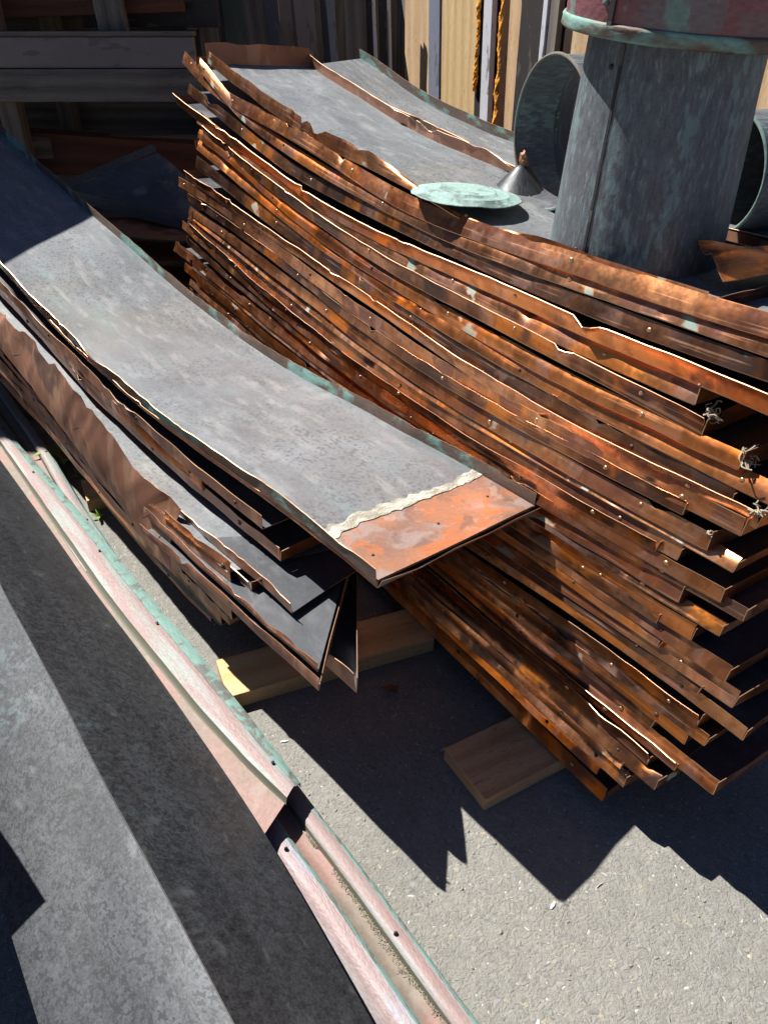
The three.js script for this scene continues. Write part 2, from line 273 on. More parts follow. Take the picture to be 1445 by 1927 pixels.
const mRedWood = mat('red_brown_wood', woodTex(391, [0.13, 0.045, 0.025], [0.07, 0.025, 0.015], 6, []), 1.1, 0.55, 0.0012);
const paint = (name, r, g, b, rough = 0.6) => mat(name, surface(512, 512, (u, v) => { const m = fbm(u, v, 4, 12, 4, Math.round(r * 900 + b * 70)), f = fbm(u, v, 60, 200, 2, 17), w = step(0.64, 0.7, fbm(u, v, 8, 26, 5, 19)); let c = [r, g, b].map((x) => x * (0.8 + 0.25 * m + 0.15 * f)); c = mix3(c, [0.1, 0.09, 0.08], w * 0.7); return [...c, 0.5 * f + 0.5 * m, rough, 0]; }), 0.8, 0.8, 0.0008);
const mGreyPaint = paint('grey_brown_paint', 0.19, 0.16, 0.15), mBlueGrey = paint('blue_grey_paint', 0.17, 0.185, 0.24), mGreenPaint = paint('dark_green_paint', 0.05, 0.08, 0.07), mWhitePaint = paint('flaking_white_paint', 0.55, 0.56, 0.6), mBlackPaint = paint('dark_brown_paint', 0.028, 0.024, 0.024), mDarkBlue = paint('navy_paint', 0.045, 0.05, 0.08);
const mFoam = mat('orange_foam', surface(256, 256, (u, v) => { const m = fbm(u, v, 10, 10, 4, 401); return [...mix3([0.7, 0.24, 0.015], [0.85, 0.38, 0.04], m), m, 0.9, 0]; }), 0.1, 0.1, 0.004);
const mNail = plain('rusty_nail', 0.1, 0.06, 0.045, 0.6, 0.6), mBlack = plain('black_rivet', 0.02, 0.02, 0.022, 0.5, 0.3), mRivet = plain('bright_copper_dimple', 0.55, 0.33, 0.19, 0.38, 0.9);
const mRag = plain('dry_fibre', 0.3, 0.26, 0.19, 1), mWhite = plain('white_chip', 0.62, 0.61, 0.58, 0.7), mLeafBrown = plain('dead_leaf', 0.2, 0.075, 0.035, 0.8);
const mLeaf = new THREE.MeshPhysicalMaterial({ roughness: 0.8, transmission: 0.35, thickness: 0, side: THREE.DoubleSide }); mLeaf.color.setRGB(0.2, 0.36, 0.03); mLeaf.name = 'weed_leaf';

// ------------------------------------------------------------------ ground
{
  const g = new THREE.PlaneGeometry(120, 120, 1, 1); g.rotateX(-Math.PI / 2);
  const p = g.attributes.position, uv = g.attributes.uv; for (let i = 0; i < p.count; i++) uv.setXY(i, p.getX(i), p.getZ(i));
  const m = part('ground', g, mAsphalt, scene); m.userData = { kind: 'structure', label: 'coarse grey asphalt yard' };
  // loose grit lying on it
  const r = rng(9), pieces = [];
  for (let i = 0; i < 2600; i++) {
    const x = -2.2 + 4.2 * r(), z = -3.2 + 2.8 * r(), s = 0.0012 + 0.0035 * r() * r(), q = new THREE.IcosahedronGeometry(s, 0); q.scale(1 + r(), 0.5 + 0.4 * r(), 1); q.rotateY(r() * 6); q.translate(x, s * 0.35, z); pieces.push(q);
  }
  const grit = part('grit', mergeGeometries(pieces), plain('grit', 0.24, 0.22, 0.19, 0.95), scene); grit.userData = { kind: 'stuff', label: 'loose grit scattered over the asphalt', category: 'grit' };
}

// ------------------------------------------------------------------ building that throws the shade at the far left (out of view)
{
  const t = thing('timber_shed', 'tall dark timber shed past the left edge', 'shed');
  t.position.set(-3.03, 0, -4.15); t.rotation.y = -0.2;
  const w = new THREE.BoxGeometry(2.6, 3.6, 5); w.translate(-1.32, 1.8, -2.52); part('wall', boxUV(w), mOldWood, t);
  const r = new THREE.BoxGeometry(2.64, 0.1, 5.04); r.translate(-1.32, 3.652, -2.52); part('roof', boxUV(r), mBlackPaint, t);
}

{ // plywood sheet laid across the rack, reaching out past the left edge of the view: it shades the far end of the left stack
  const t = thing('plywood_sheet', 'plywood sheet overhanging from the rack past the left edge', 'board'); t.position.set(-2.3, 2.06, -4.0);
  const s = new THREE.Shape(); [[-1.965, -3.13], [-1.78, -3.7], [-2.1, -4.9], [-3.1, -5.3], [-2.56, -4.27]].forEach(([x, z], i) => (i ? s.lineTo(x + 2.3, -(z + 4.0)) : s.moveTo(x + 2.3, -(z + 4.0))));
  const g = new THREE.ExtrudeGeometry(s, { depth: 0.018, bevelEnabled: false }); g.rotateX(-Math.PI / 2); part('sheet', boxUV(g), mOldWood, t).position.set(-0.095, 0, -0.065);
}

// ------------------------------------------------------------------ roof pans
const ORD = ['topmost', 'second', 'third', 'fourth', 'fifth', 'sixth', 'seventh', 'eighth', 'ninth', 'tenth', 'eleventh', 'twelfth', 'thirteenth', 'fourteenth', 'fifteenth', 'sixteenth', 'seventeenth', 'eighteenth', 'nineteenth', 'twentieth', 'twenty-first', 'twenty-second', 'twenty-third', 'twenty-fourth', 'twenty-fifth', 'twenty-sixth', 'twenty-seventh', 'twenty-eighth', 'twenty-ninth', 'thirtieth', 'thirty-first', 'thirty-second', 'thirty-third', 'thirty-fourth', 'thirty-fifth', 'thirty-sixth', 'thirty-seventh', 'thirty-eighth', 'thirty-ninth', 'fortieth'];
function heights(table) {                      // smoothed piecewise-linear curve through [s, h]
  const pl = (s) => {
    if (s <= table[0][0]) { const a = table[0], b = table[Math.min(1, table.length - 1)]; return a[1] + (b === a ? 0 : clamp((b[1] - a[1]) / (b[0] - a[0]), -0.06, 0.06)) * (s - a[0]); }
    for (let k = 1; k < table.length; k++) if (s <= table[k][0]) { const a = table[k - 1], b = table[k]; return lerp(a[1], b[1], (s - a[0]) / (b[0] - a[0])); }
    const b = table[table.length - 1], a = table[Math.max(0, table.length - 2)]; return b[1] + (b === a ? 0 : clamp((b[1] - a[1]) / (b[0] - a[0]), -0.05, 0.3)) * (s - b[0]);
  };
  return (s) => { let t = 0; for (let k = -4; k <= 4; k++) t += pl(s + k * 0.04); return t / 9; };
}
const dome = new THREE.SphereGeometry(0.006, 10, 5, 0, Math.PI * 2, 0, Math.PI / 2); dome.scale(1, 0.6, 1);
const FR = { A: V(0.62, 0, -1.14), d: V(-0.54, 0, -0.8417).normalize() }; FR.n = V(FR.d.z, 0, -FR.d.x);
const FL = { A: V(-0.013, 0, -1.201), d: V(-0.656, 0, -0.754).normalize() }; FL.n = V(FL.d.z, 0, -FL.d.x);
// o: frame, off (outward of the frame's line), table of flange-top heights, s0..s1 along, W width, fh flange height ...
function pan(o) {
  const { F, off, s0, s1, W = 0.48, fh = 0.038, seed = 1, wob = 1, skewN = 0, skewF = 0, tilt = 0, lean = 0, th = 0.0016, label, group, category = 'roof panel', name = 'roof_pan' } = o;
  const h = heights(o.table), r = rng(seed * 31 + 7), us = r() * 5, vs = r();
  const t = thing(name, label, category, group), M = o.mats;
  const org = F.A.clone().addScaledVector(F.d, (s0 + s1) / 2).addScaledVector(F.n, off - W / 2); org.y = h((s0 + s1) / 2) - fh; t.position.copy(org);
  const hb = (s) => h(s) - fh + wob * 0.0035 * n1(s * 4.3, seed) + wob * 0.0012 * n1(s * 15, seed + 9);
  const lat = (s) => wob * (0.005 * n1(s * 2.6, seed + 3) + 0.0025 * n1(s * 9, seed + 4));
  const base = (u, v) => { const x = v * W, s = lerp(s0 + skewN * x, s1 + skewF * x, u), sh = lerp(s0, s1, u); return F.A.clone().addScaledVector(F.d, s).addScaledVector(F.n, off - x + lat(sh) * (1 - v)).setY(hb(sh) + tilt * x + (o.sag ?? 0) * Math.sin(Math.PI * v) + wob * 0.003 * n1(s * 3 + v * 2.2, seed + 17) * Math.sin(Math.PI * v)).sub(org); };
  // kinks of the flange: [where, half width, push, drop]
  const kinks = []; const L = s1 - s0; for (let k = 0; k < Math.round(L * 2.3 * wob * (o.kinkiness ?? 1)); k++) kinks.push([s0 + L * r(), 0.012 + 0.05 * r() * r(), (r() - 0.45) * 0.03, r() < 0.5 ? 0.014 * r() : 0]);
  for (const k of o.kinks ?? []) kinks.push(k);
  const crease = 0.45 + 0.3 * r(), bd = r() - 0.5, bend = o.bend ?? bd * (F === FR ? 0.014 : 0.007), ln = lean + (r() - 0.5) * (F === FR ? 0.01 : 0.007);
  const prof = (s, v) => {
    const soft = F === FR ? 1 : 0.55; let x = ln * v + bend * Math.max(0, v - crease) / (1 - crease) + wob * (0.004 * n1(s * 6, seed + 21) + 0.002 * n1(s * 23, seed + 22)) * v, y = fh * v * (1 + wob * 0.06 * n1(s * 5, seed + 24));
    for (const [c, w, p, dr] of kinks) { const e = clamp(1 - Math.abs(s - c) / w); x += p * e * v * soft; y -= dr * e * v * v; }
    if (o.ragged) y -= fh * 0.5 * v * Math.max(0, n1(s * 34, seed + 51)) * Math.max(0, 0.4 + n1(s * 3.1, seed + 52));
    return [x, y];
  };
  const nu = o.nu ?? Math.max(12, Math.round(L * 52));
  const uvB = (u, v) => [us + lerp(s0, s1, u), vs + v * W], uvF = (u, v) => [us + lerp(s0, s1, u), vs * 0.26 + v * fh];
  if (!o.noBase) part('pan_base', shell(Math.round(nu / 2), 6, base, th, uvB), [M.top, M.under ?? mBrown, M.edge ?? mEdge], t);
  const flange = (v0, sgn) => shell(nu, 4, (u, v) => { const s = lerp(s0, s1, u), [x, y] = prof(s, v), p = base(u, v0); return p.addScaledVector(F.n, x * sgn).setY(p.y + y + 0.001); }, th, uvF);
  if (!o.noLeft) {
    const fl = part('side_flange', flange(0, 1), [M.flange, M.inner ?? M.flange, M.edge ?? mEdge], t); if (o.flangeLabel) fl.userData.label = o.flangeLabel;
    for (let s = s0 + 0.06 + 0.2 * r(); s < Math.min(s1, s0 + (o.rivets ?? 9)); s += 0.34 + 0.6 * r()) {
      const u = (s - s0) / L, v = 0.45 + 0.2 * r(), [x, y] = prof(s, v), p = base(u, 0); p.addScaledVector(F.n, x + 0.0006); p.y += y;
      const m = part('nail_dimple', dome, r() < 0.3 ? mNail : M.rivet ?? mRivet, t); m.position.copy(p); m.quaternion.setFromUnitVectors(V(0, 1, 0), F.n); m.scale.setScalar(0.7 + 0.5 * r());
    }
  }
  if (!o.noRight) part('side_flange', flange(1, -1), [M.innerRight ?? M.inner ?? M.flange, M.flange, M.edge ?? mEdge], t);
  const lip = (u0, hh, out, nm) => {
    const g = shell(10, 3, (u, v) => { const p = base(u0, 1 - u); const bow = 1 + 0.12 * n1(u * 6, seed + 41); p.addScaledVector(F.d, (u0 ? 1 : -1) * out * v * (1 + 0.6 * n1(u * 5, seed + 42)) + (u0 ? 0.001 : -0.001)); p.y += v * hh * bow + 0.001; return p; }, th, (u, v) => [us + u * W, vs + v * hh]);
    part(nm, g, [u0 ? M.inner ?? M.flange : M.lip ?? M.flange, u0 ? M.flange : M.inner ?? M.flange, M.edge ?? mEdge], t);
  };
  if (o.lipN) lip(0, o.lipN, o.outN ?? 0.004, 'end_lip');
  if (o.lipF) lip(1, o.lipF, o.outF ?? 0.004, 'end_lip');
  return { t, base, prof, org, hb };
}
// the tall stack: id, outward offset, [s, height of flange top], s0, s1, copper cast, near lip, wobble
const C = copper, set = (k, top = mSlate) => ({ top, under: C[k], flange: C[k], inner: mBrown, lip: C[(k + 2) % 3], edge: mEdge });
const stack = [
  ['1', -0.046, [[0.07, 1.187], [0.25, 1.18], [0.42, 1.186], [0.63, 1.187], [1.03, 1.191], [1.28, 1.217], [1.57, 1.277], [2.06, 1.34], [2.38, 1.38], [2.64, 1.48]], -0.4, 2.64, 0, 0, 0.7],
  ['2a', -0.041, [[0.05, 1.153], [0.24, 1.15], [0.62, 1.15], [1.02, 1.16], [1.57, 1.215], [2.01, 1.29], [2.24, 1.345], [2.48, 1.47]], -0.33, 2.48, 2, 0, 0.8],
  ['2', -0.037, [[0.04, 1.118], [0.34, 1.112], [0.61, 1.116], [0.9, 1.13], [1.27, 1.155], [1.72, 1.186], [2.12, 1.271], [2.59, 1.375]], -0.35, 2.59, 0, 0, 0.8],
  ['3', -0.033, [[0.02, 1.075], [0.22, 1.076], [0.43, 1.074], [0.61, 1.085], [0.9, 1.095], [1.26, 1.1], [1.56, 1.125], [1.97, 1.198], [2.73, 1.331]], -0.3, 2.73, 1, 0, 0.9],
  ['4a', -0.029, [[0.15, 1.034], [0.29, 1.033], [0.59, 1.04], [1.1, 1.068], [1.5, 1.1], [1.95, 1.17], [2.5, 1.275]], 0.15, 2.52, 2, 0.034, 1],
  ['4', -0.024, [[0.13, 0.985], [0.25, 0.994], [0.4, 1.001], [0.6, 1.006], [1.07, 1.03], [1.19, 1.04], [1.46, 1.07], [1.92, 1.144], [2.4, 1.235]], 0.12, 2.45, 2, 0.038, 1],
  ['5', -0.02, [[0.03, 0.955], [0.26, 0.952], [0.49, 0.955], [0.72, 0.96], [1.04, 0.985], [1.27, 1.0], [1.74, 1.067], [2.17, 1.17], [2.5, 1.225]], 0.03, 2.5, 1, 0.04, 1.1],
  ['6', -0.016, [[-0.04, 0.923], [0.27, 0.92], [0.48, 0.923], [0.97, 0.95], [1.23, 0.972], [1.62, 1.025], [2.01, 1.09], [2.26, 1.14], [2.52, 1.185]], -0.22, 2.52, 1, 0, 1],
  ['7', -0.011, [[0, 0.89], [0.5, 0.89], [1.23, 0.94], [1.49, 0.975], [2.1, 1.06], [2.54, 1.126]], 0.02, 2.54, 0, 0.03, 1],
  ['8', -0.007, [[-0.04, 0.878], [0.15, 0.87], [0.46, 0.86], [0.81, 0.877], [1.1, 0.905], [1.37, 0.935], [1.56, 0.95], [2.11, 1.01], [2.28, 1.027], [2.65, 1.064]], -0.04, 2.65, 2, 0.036, 0.9],
  ['9', -0.003, [[-0.02, 0.855], [0.26, 0.842], [0.45, 0.838], [0.75, 0.84], [0.91, 0.845], [1.27, 0.873], [1.63, 0.914], [2.11, 0.973], [2.32, 1.0], [2.74, 1.024]], -0.02, 2.74, 2, 0.034, 0.9],
  ['10', 0.002, [[0.15, 0.825], [0.45, 0.812], [0.9, 0.812], [1.26, 0.835], [1.56, 0.865], [1.71, 0.89], [2.05, 0.93], [2.32, 0.953], [2.64, 0.975]], 0.1, 2.64, 1, 0.03, 1],
  ['11', 0.006, [[0.03, 0.792], [0.21, 0.782], [0.43, 0.778], [0.83, 0.772], [1.07, 0.783], [1.3, 0.8], [1.64, 0.838], [2.06, 0.881], [2.31, 0.905], [2.65, 0.925]], 0.03, 2.65, 0, 0.04, 0.8],
  ['11b', 0.008, [[-0.02, 0.77], [0.3, 0.757], [0.8, 0.745], [1.3, 0.765], [2, 0.84], [2.6, 0.905]], -0.03, 2.6, 2, 0.024, 1],
  ['12', 0.01, [[0.08, 0.745], [0.21, 0.732], [0.42, 0.728], [0.84, 0.715], [1.1, 0.722], [1.52, 0.754], [2.0, 0.8], [2.45, 0.858], [2.67, 0.885]], 0.08, 2.67, 0, 0, 0.9],
  ['12b', 0.012, [[0, 0.735], [0.3, 0.712], [0.8, 0.694], [1.3, 0.705], [2, 0.775], [2.6, 0.862]], 0.13, 2.62, 1, 0.024, 1],
  ['13', 0.014, [[-0.04, 0.712], [0.2, 0.69], [0.41, 0.683], [0.96, 0.667], [1.22, 0.67], [1.52, 0.702], [2.02, 0.752], [2.39, 0.805], [2.73, 0.852]], -0.03, 2.73, 2, 0, 1],
  ['13b', 0.016, [[0, 0.69], [0.3, 0.665], [0.9, 0.648], [1.4, 0.665], [2.2, 0.735], [2.7, 0.79]], -0.08, 2.68, 0, 0.024, 1],
  ['14', 0.019, [[0.05, 0.667], [0.19, 0.653], [0.4, 0.64], [1.0, 0.625], [1.5, 0.645], [2.3, 0.7], [2.62, 0.725], [2.89, 0.735]], 0.05, 2.88, 0, 0.04, 1.2],
  ['14b', 0.021, [[0, 0.637], [0.3, 0.617], [0.9, 0.6], [1.4, 0.612], [2.2, 0.665], [2.7, 0.7]], -0.05, 2.66, 2, 0.024, 1],
  ['15', 0.023, [[0.01, 0.603], [0.2, 0.588], [0.46, 0.58], [1.1, 0.565], [1.8, 0.6], [2.6, 0.665]], 0, 2.75, 1, 0, 1],
  ['15a', 0.025, [[0, 0.582], [0.4, 0.565], [1.1, 0.543], [1.8, 0.575], [2.6, 0.64]], 0.08, 2.6, 0, 0.024, 1],
  ['15b', 0.027, [[0, 0.56], [0.4, 0.545], [1.1, 0.52], [1.8, 0.55], [2.6, 0.615]], -0.09, 2.7, 0, 0.034, 1],
  ['15c', 0.03, [[0.05, 0.527], [0.5, 0.515], [1.1, 0.492], [1.8, 0.52], [2.6, 0.585]], 0.06, 2.6, 2, 0.022, 1],
  ['16', 0.032, [[-0.13, 0.528], [0.28, 0.503], [0.61, 0.48], [1.1, 0.465], [1.8, 0.49], [2.6, 0.56]], -0.12, 2.72, 0, 0.036, 0.9],
  ['16b', 0.034, [[-0.1, 0.497], [0.3, 0.474], [0.65, 0.445], [1.1, 0.432], [1.8, 0.462], [2.6, 0.53]], -0.05, 2.65, 1, 0.024, 1],
  ['17', 0.036, [[-0.16, 0.474], [0.27, 0.462], [0.66, 0.415], [1.1, 0.405], [1.8, 0.435], [2.6, 0.5]], -0.16, 2.7, 2, 0, 1],
  ['18', 0.04, [[-0.07, 0.431], [0.03, 0.43], [0.35, 0.408], [0.68, 0.375], [1.1, 0.355], [1.8, 0.38], [2.6, 0.44]], -0.07, 2.74, 0, 0.036, 0.9],
  ['18b', 0.043, [[-0.1, 0.4], [0.3, 0.388], [0.69, 0.356], [1.1, 0.332], [1.8, 0.355], [2.6, 0.412]], -0.1, 2.66, 0, 0.024, 1],
  ['19', 0.045, [[-0.06, 0.372], [0.26, 0.37], [0.69, 0.34], [1.1, 0.31], [1.8, 0.33], [2.6, 0.385]], -0.06, 2.72, 2, 0.036, 0.9],
  ['19b', 0.047, [[-0.1, 0.34], [0.3, 0.335], [0.7, 0.315], [1.1, 0.29], [1.8, 0.305], [2.6, 0.358]], 0.02, 2.6, 2, 0.024, 1],
  ['20', 0.049, [[-0.16, 0.312], [0.14, 0.3], [0.31, 0.292], [0.75, 0.29], [1.1, 0.27], [1.8, 0.28], [2.6, 0.33]], -0.15, 2.75, 1, 0.036, 0.9],
  ['20b', 0.051, [[-0.1, 0.286], [0.3, 0.275], [0.8, 0.258], [1.8, 0.258], [2.6, 0.302]], -0.06, 2.62, 0, 0.024, 1],
  ['21', 0.053, [[0.01, 0.258], [0.2, 0.255], [0.49, 0.24], [0.87, 0.225], [1.8, 0.235], [2.6, 0.275]], 0.0, 2.7, 0, 0.03, 1],
  ['22', 0.068, [[-0.04, 0.222], [0.31, 0.208], [0.84, 0.185], [1.8, 0.19], [2.6, 0.22]], -0.04, 2.7, 2, 0, 1],
  ['22b', 0.073, [[0, 0.188], [0.4, 0.176], [0.9, 0.16], [1.8, 0.163], [2.6, 0.19]], 0.05, 2.6, 0, 0.024, 1],
  ['23', 0.077, [[0, 0.155], [0.5, 0.145], [1, 0.137], [2.6, 0.165]], 0.03, 2.7, 2, 0.036, 1],
  ['23b', 0.085, [[0, 0.124], [0.5, 0.12], [1, 0.116], [2.6, 0.137]], 0.1, 2.6, 1, 0.022, 1],
  ['24', 0.094, [[0.02, 0.092], [0.6, 0.095], [1, 0.095], [2.6, 0.11]], 0.06, 2.7, 1, 0, 0.8],
];
const looks = ['bright copper', 'dull bronze', 'scratched copper', 'orange stained copper', 'dark bronze', 'bronze brown', 'wavy edged copper', 'orange blotched copper', 'dented brown copper', 'broad bronze', 'bronze brown', 'thin brown copper', 'smooth copper', 'slim bronze', 'patchy copper', 'slim copper', 'bent bronze', 'narrow brown copper', 'crumpled copper', 'slim dark bronze', 'dark copper', 'narrow dark copper', 'dark brown copper', 'narrow bronze', 'long copper', 'slim orange copper', 'pinkish bronze', 'long brown copper', 'slim copper', 'plain bronze', 'slim bronze', 'rusty orange copper', 'narrow copper', 'tarnished copper', 'thin bronze', 'slim brown copper', 'hook ended bronze', 'slim orange copper', 'orange rimmed'];
stack.forEach(([id, off, table, s0, s1, k, lip, wob], i) => {
  const g = 'roof pans in the tall stack';
  pan({ F: FR, off, table, s0, s1, lean: [-0.013, -0.005, -0.011, 0.001, -0.009, -0.015][(i * 5) % 6], fh: id.length > 2 && id !== '15b' ? 0.024 : [0.036, 0.031, 0.034, 0.029, 0.038][(i * 3) % 5], seed: 40 + i * 3, bend: i === 0 ? -0.003 : undefined, wob: wob * 0.62, kinkiness: 1.5, lipN: lip || (i > 11 ? 0.03 : 0), lipF: i % 2 ? 0.03 : 0, skewN: (i % 3 - 1) * 0.06, skewF: (i % 4 - 1.5) * 0.05, mats: set([2, 5, 8, 11, 15, 17, 19, 21, 25, 28, 30, 34, 36].includes(i) ? 3 : k, i < 2 ? mGrey : mSlate), label: looks[i] + ' roof pan, ' + (i === stack.length - 1 ? 'lowest' : ORD[i + 1]) + (i === stack.length - 1 ? ' of the tall stack, beside the short timber block' : ' from the top of the tall stack'), group: g });
});
// pale top sheet of the tall stack, high lip at its far end
pan({ F: FR, off: -0.06, table: [[0.2, 1.187], [0.5, 1.188], [0.72, 1.195], [1.07, 1.25], [1.27, 1.275], [1.61, 1.305], [1.84, 1.352], [2.27, 1.445], [2.39, 1.479]], s0: 0.2, s1: 2.42, W: 0.42, tilt: -0.05, bend: -0.003, lean: -0.004, seed: 3, wob: 0.9, lipN: 0.034, outN: 0.02, lipF: 0.062, outF: 0.008, skewF: 0.0, kinks: [[1.62, 0.05, 0.01, 0.02], [0.98, 0.34, -0.012, 0.05]],
  mats: { top: mGrey, under: mBrown, flange: C[0], inner: mBrown, innerRight: mBrown, lip: C[1], edge: mEdge }, label: 'pale grey topmost roof pan with a high brown lip, under the round vent parts', group: 'roof pans in the tall stack' });
// second pile behind it
[0, 1, 2].forEach((k) => pan({ F: FR, off: -0.5 - k * 0.004, table: [[0.2, 1.17], [1.3, 1.212], [1.55, 1.22], [2.06, 1.315], [2.45, 1.452], [2.9, 1.55]].map(([s, h]) => [s, h - k * 0.05]), s0: 0.2 - k * 0.03, s1: 2.5 + k * 0.03, W: 0.49, seed: 90 + k, wob: 0.6, skewF: 0.8, tilt: 0, lipF: 0, mats: { top: mGrey, under: mBrown, flange: mBrown, inner: mBrown, innerRight: mVerdFlange, edge: mEdge }, label: ['wide pale grey roof pan with a green edge, behind the tall stack', 'grey roof pan directly under the wide pale one behind the tall stack', 'lowest grey roof pan of the three piled behind the tall stack'][k], group: 'roof pans piled behind the tall stack' }));

// ------------------------------------------------------------------ left stack
const lm = (o = {}) => ({ top: mSlate, under: mBrown, flange: mBrown, inner: mSlate, edge: mEdge, rivet: mNail, ...o }), lg = 'roof pans in the left stack';
{
  const topTable = [[0, 0.69], [0.19, 0.705], [0.45, 0.705], [0.62, 0.712], [0.87, 0.712], [1.22, 0.735], [1.63, 0.8], [2.01, 0.89], [2.3, 0.955], [2.8, 1.07], [3.3, 1.2]].map(([s, h]) => [s, h - 0.002]);
  const p = pan({ F: FL, off: -0, table: topTable, s0: 0, s1: 3.4, W: 0.485, fh: 0.032, bend: 0.002, lean: 0.002, seed: 5, wob: 0.9, tilt: -0.055, nu: 150, kinks: [[0.1, 0.04, 0.0, 0.006], [1.3, 0.1, 0.01, 0.012]], mats: { top: mGrey, under: mBrown, flange: mVerdFlange, inner: mVerdFlange, innerRight: mVerdFlange, edge: mEdge, rivet: mNail }, label: 'long grey roof pan with an orange copper end, topmost of the left stack', group: lg, rivets: 0 });
  // bare copper end with the sealant seam where the upper layer stops
  const lift = (u, v, y) => { const q = p.base(u, v); q.y += y; return q; }, L = 3.4;
  const seam = (v) => (0.165 + 0.01 * n1(v * 4, 6) + 0.005 * n1(v * 23, 8)) / L;
  part('copper_end', shell(14, 24, (u, v) => lift(lerp(0.002, 1, u) * seam(v), 0.008 + 0.984 * v, 0.0032), 0.0016, (u, v) => [v * 0.5, u * 0.17]), [mEndCopper, mBrown, mEdge], p.t);
  part('sealant_seam', shell(10, 60, (u, v) => { const w = 0.036 + 0.008 * n1(v * 4, 12) + 0.007 * n1(v * 27, 13), s = seam(v) + (u * w) / L + (u === 0 ? 0.003 * n1(v * 44, 14) / L : 0); return lift(s, 0.006 + 0.988 * v, 0.0036 + 0.002 * Math.pow(1 - u, 1.5) * (0.75 + 0.25 * n1(v * 14 + u * 3, 15))); }, 0.0016, (u, v) => [v * 0.5, u * 0.05]), [mMortar, mMortar, mMortar], p.t);
  for (const [u, v] of [[0.02, 0.1], [0.022, 0.5], [0.026, 0.86]]) { const q = lift(u, v, 0.0045), m = part('nail_hole', dome, mBlack, p.t); m.position.copy(q); m.scale.setScalar(0.6); }
  pan({ F: FL, off: -0.004, table: topTable.map(([s, h]) => [s, h - 0.036]), s0: 0.004, s1: 3.3, W: 0.5, fh: 0.016, seed: 6, wob: 0.7, tilt: -0.055, lipN: 0.022, outN: 0.014, mats: lm({ top: mBrown, lip: mEndCopper, flange: mBrown }), label: 'copper roof pan showing only its pale orange rim under the top left sheet', group: lg, rivets: 0 });
}
pan({ F: FL, off: 0.012, table: [[0.41, 0.612], [0.6, 0.625], [0.87, 0.64], [1.3, 0.67], [2.0, 0.8], [3, 1.05]], s0: 0.41, s1: 3.1, W: 0.47, seed: 7, tilt: -0.02, mats: lm(), label: 'brown edged roof pan just below the two top sheets of the left stack', group: lg });
pan({ F: FL, off: 0.006, table: [[0.7, 0.585], [0.89, 0.6], [1.06, 0.615], [1.39, 0.655], [1.6, 0.69], [2.2, 0.82], [3, 1.0]], s0: 0.7, s1: 3.0, W: 0.47, seed: 8, tilt: -0.02, lipN: 0.034, mats: lm({ flange: copper[2] }), label: 'shorter bronze roof pan with a boxed end beside the pale strip of the left stack', group: lg, rivets: 2 });
pan({ F: FL, off: -0.002, table: [[0.36, 0.54], [0.57, 0.553], [0.9, 0.56], [1.4, 0.605], [2, 0.74], [3, 0.95]], s0: 0.36, s1: 3.0, W: 0.47, seed: 9, tilt: -0.01, lipN: 0.034, mats: lm({ lip: C[1] }), label: 'brown roof pan with a reddish box end below the top left sheet', group: lg });
pan({ F: FL, off: 0.1, table: [[0.44, 0.508], [0.64, 0.515], [0.9, 0.52], [1.4, 0.56], [2, 0.69], [3, 0.9]], s0: 0.44, s1: 3.0, W: 0.46, seed: 11, fh: 0.035, skewN: -0.35, noLeft: true, mats: lm({ top: mGrey }), label: 'pale grey roof pan whose torn pointed end lies behind the nailed copper tab', group: lg });
{ const p = pan({ F: FL, off: 0.1, table: [[0.43, 0.502], [0.62, 0.5], [0.72, 0.505]], s0: 0.43, s1: 0.74, W: 0.03, fh: 0.05, seed: 12, wob: 1.2, noRight: true, mats: lm({ flange: C[2] }), rivets: 0, name: 'copper_tab', category: 'metal scrap', label: 'short copper tab with a nail hole at the left stack end' }); const h = part('nail_hole', dome, mNail, p.t), q = p.base(0.1, 0), [x, y] = p.prof(0.46, 0.55); h.position.copy(q).addScaledVector(FL.n, x + 0.001); h.position.y += y; h.quaternion.setFromUnitVectors(V(0, 1, 0), FL.n); h.scale.setScalar(1.3); }
pan({ F: FL, off: 0.078, table: [[0.36, 0.474], [0.6, 0.475], [1.5, 0.51], [3, 0.84]], s0: 0.37, s1: 2.9, W: 0.16, seed: 13, lipN: 0.036, noRight: true, mats: lm({ lip: C[0] }), label: 'narrow channel with a copper box end above the pointed dark sheet', group: lg, name: 'roof_channel' });
pan({ F: FL, off: 0.066, table: [[0.22, 0.5], [0.33, 0.512], [0.5, 0.515], [1.2, 0.5], [3, 0.82]], s0: 0.22, s1: 2.9, W: 0.46, fh: 0.03, seed: 14, skewN: 0.16, wob: 1.3, tilt: -0.03, noRight: true, mats: lm(), label: 'dark grey roof pan with a square notched corner above the pointed sheet', group: lg, rivets: 0.2 });
pan({ F: FL, off: 0.12, table: [[0.05, 0.476], [0.33, 0.474], [0.53, 0.47], [0.72, 0.474], [1.4, 0.46]], s0: 0.05, s1: 0.84, W: 0.46, fh: 0.024, ragged: true, seed: 15, skewN: 0.9, wob: 1.1, tilt: 0.0, noRight: true, mats: lm({ top: mSlate }), label: 'dark pointed roof pan jutting lowest at the left stack end', group: lg, rivets: 0.1 });
pan({ F: FL, off: 0.136, table: [[0.03, 0.452], [0.23, 0.452], [0.7, 0.445], [1.4, 0.43]], s0: 0.03, s1: 0.82, W: 0.46, fh: 0.03, seed: 16, skewN: 0.9, wob: 0.9, lipN: 0.026, noRight: true, mats: lm({ lip: mBrown }), label: 'copper rimmed roof pan hugging the pointed sheet from below', group: lg, rivets: 0.1 });
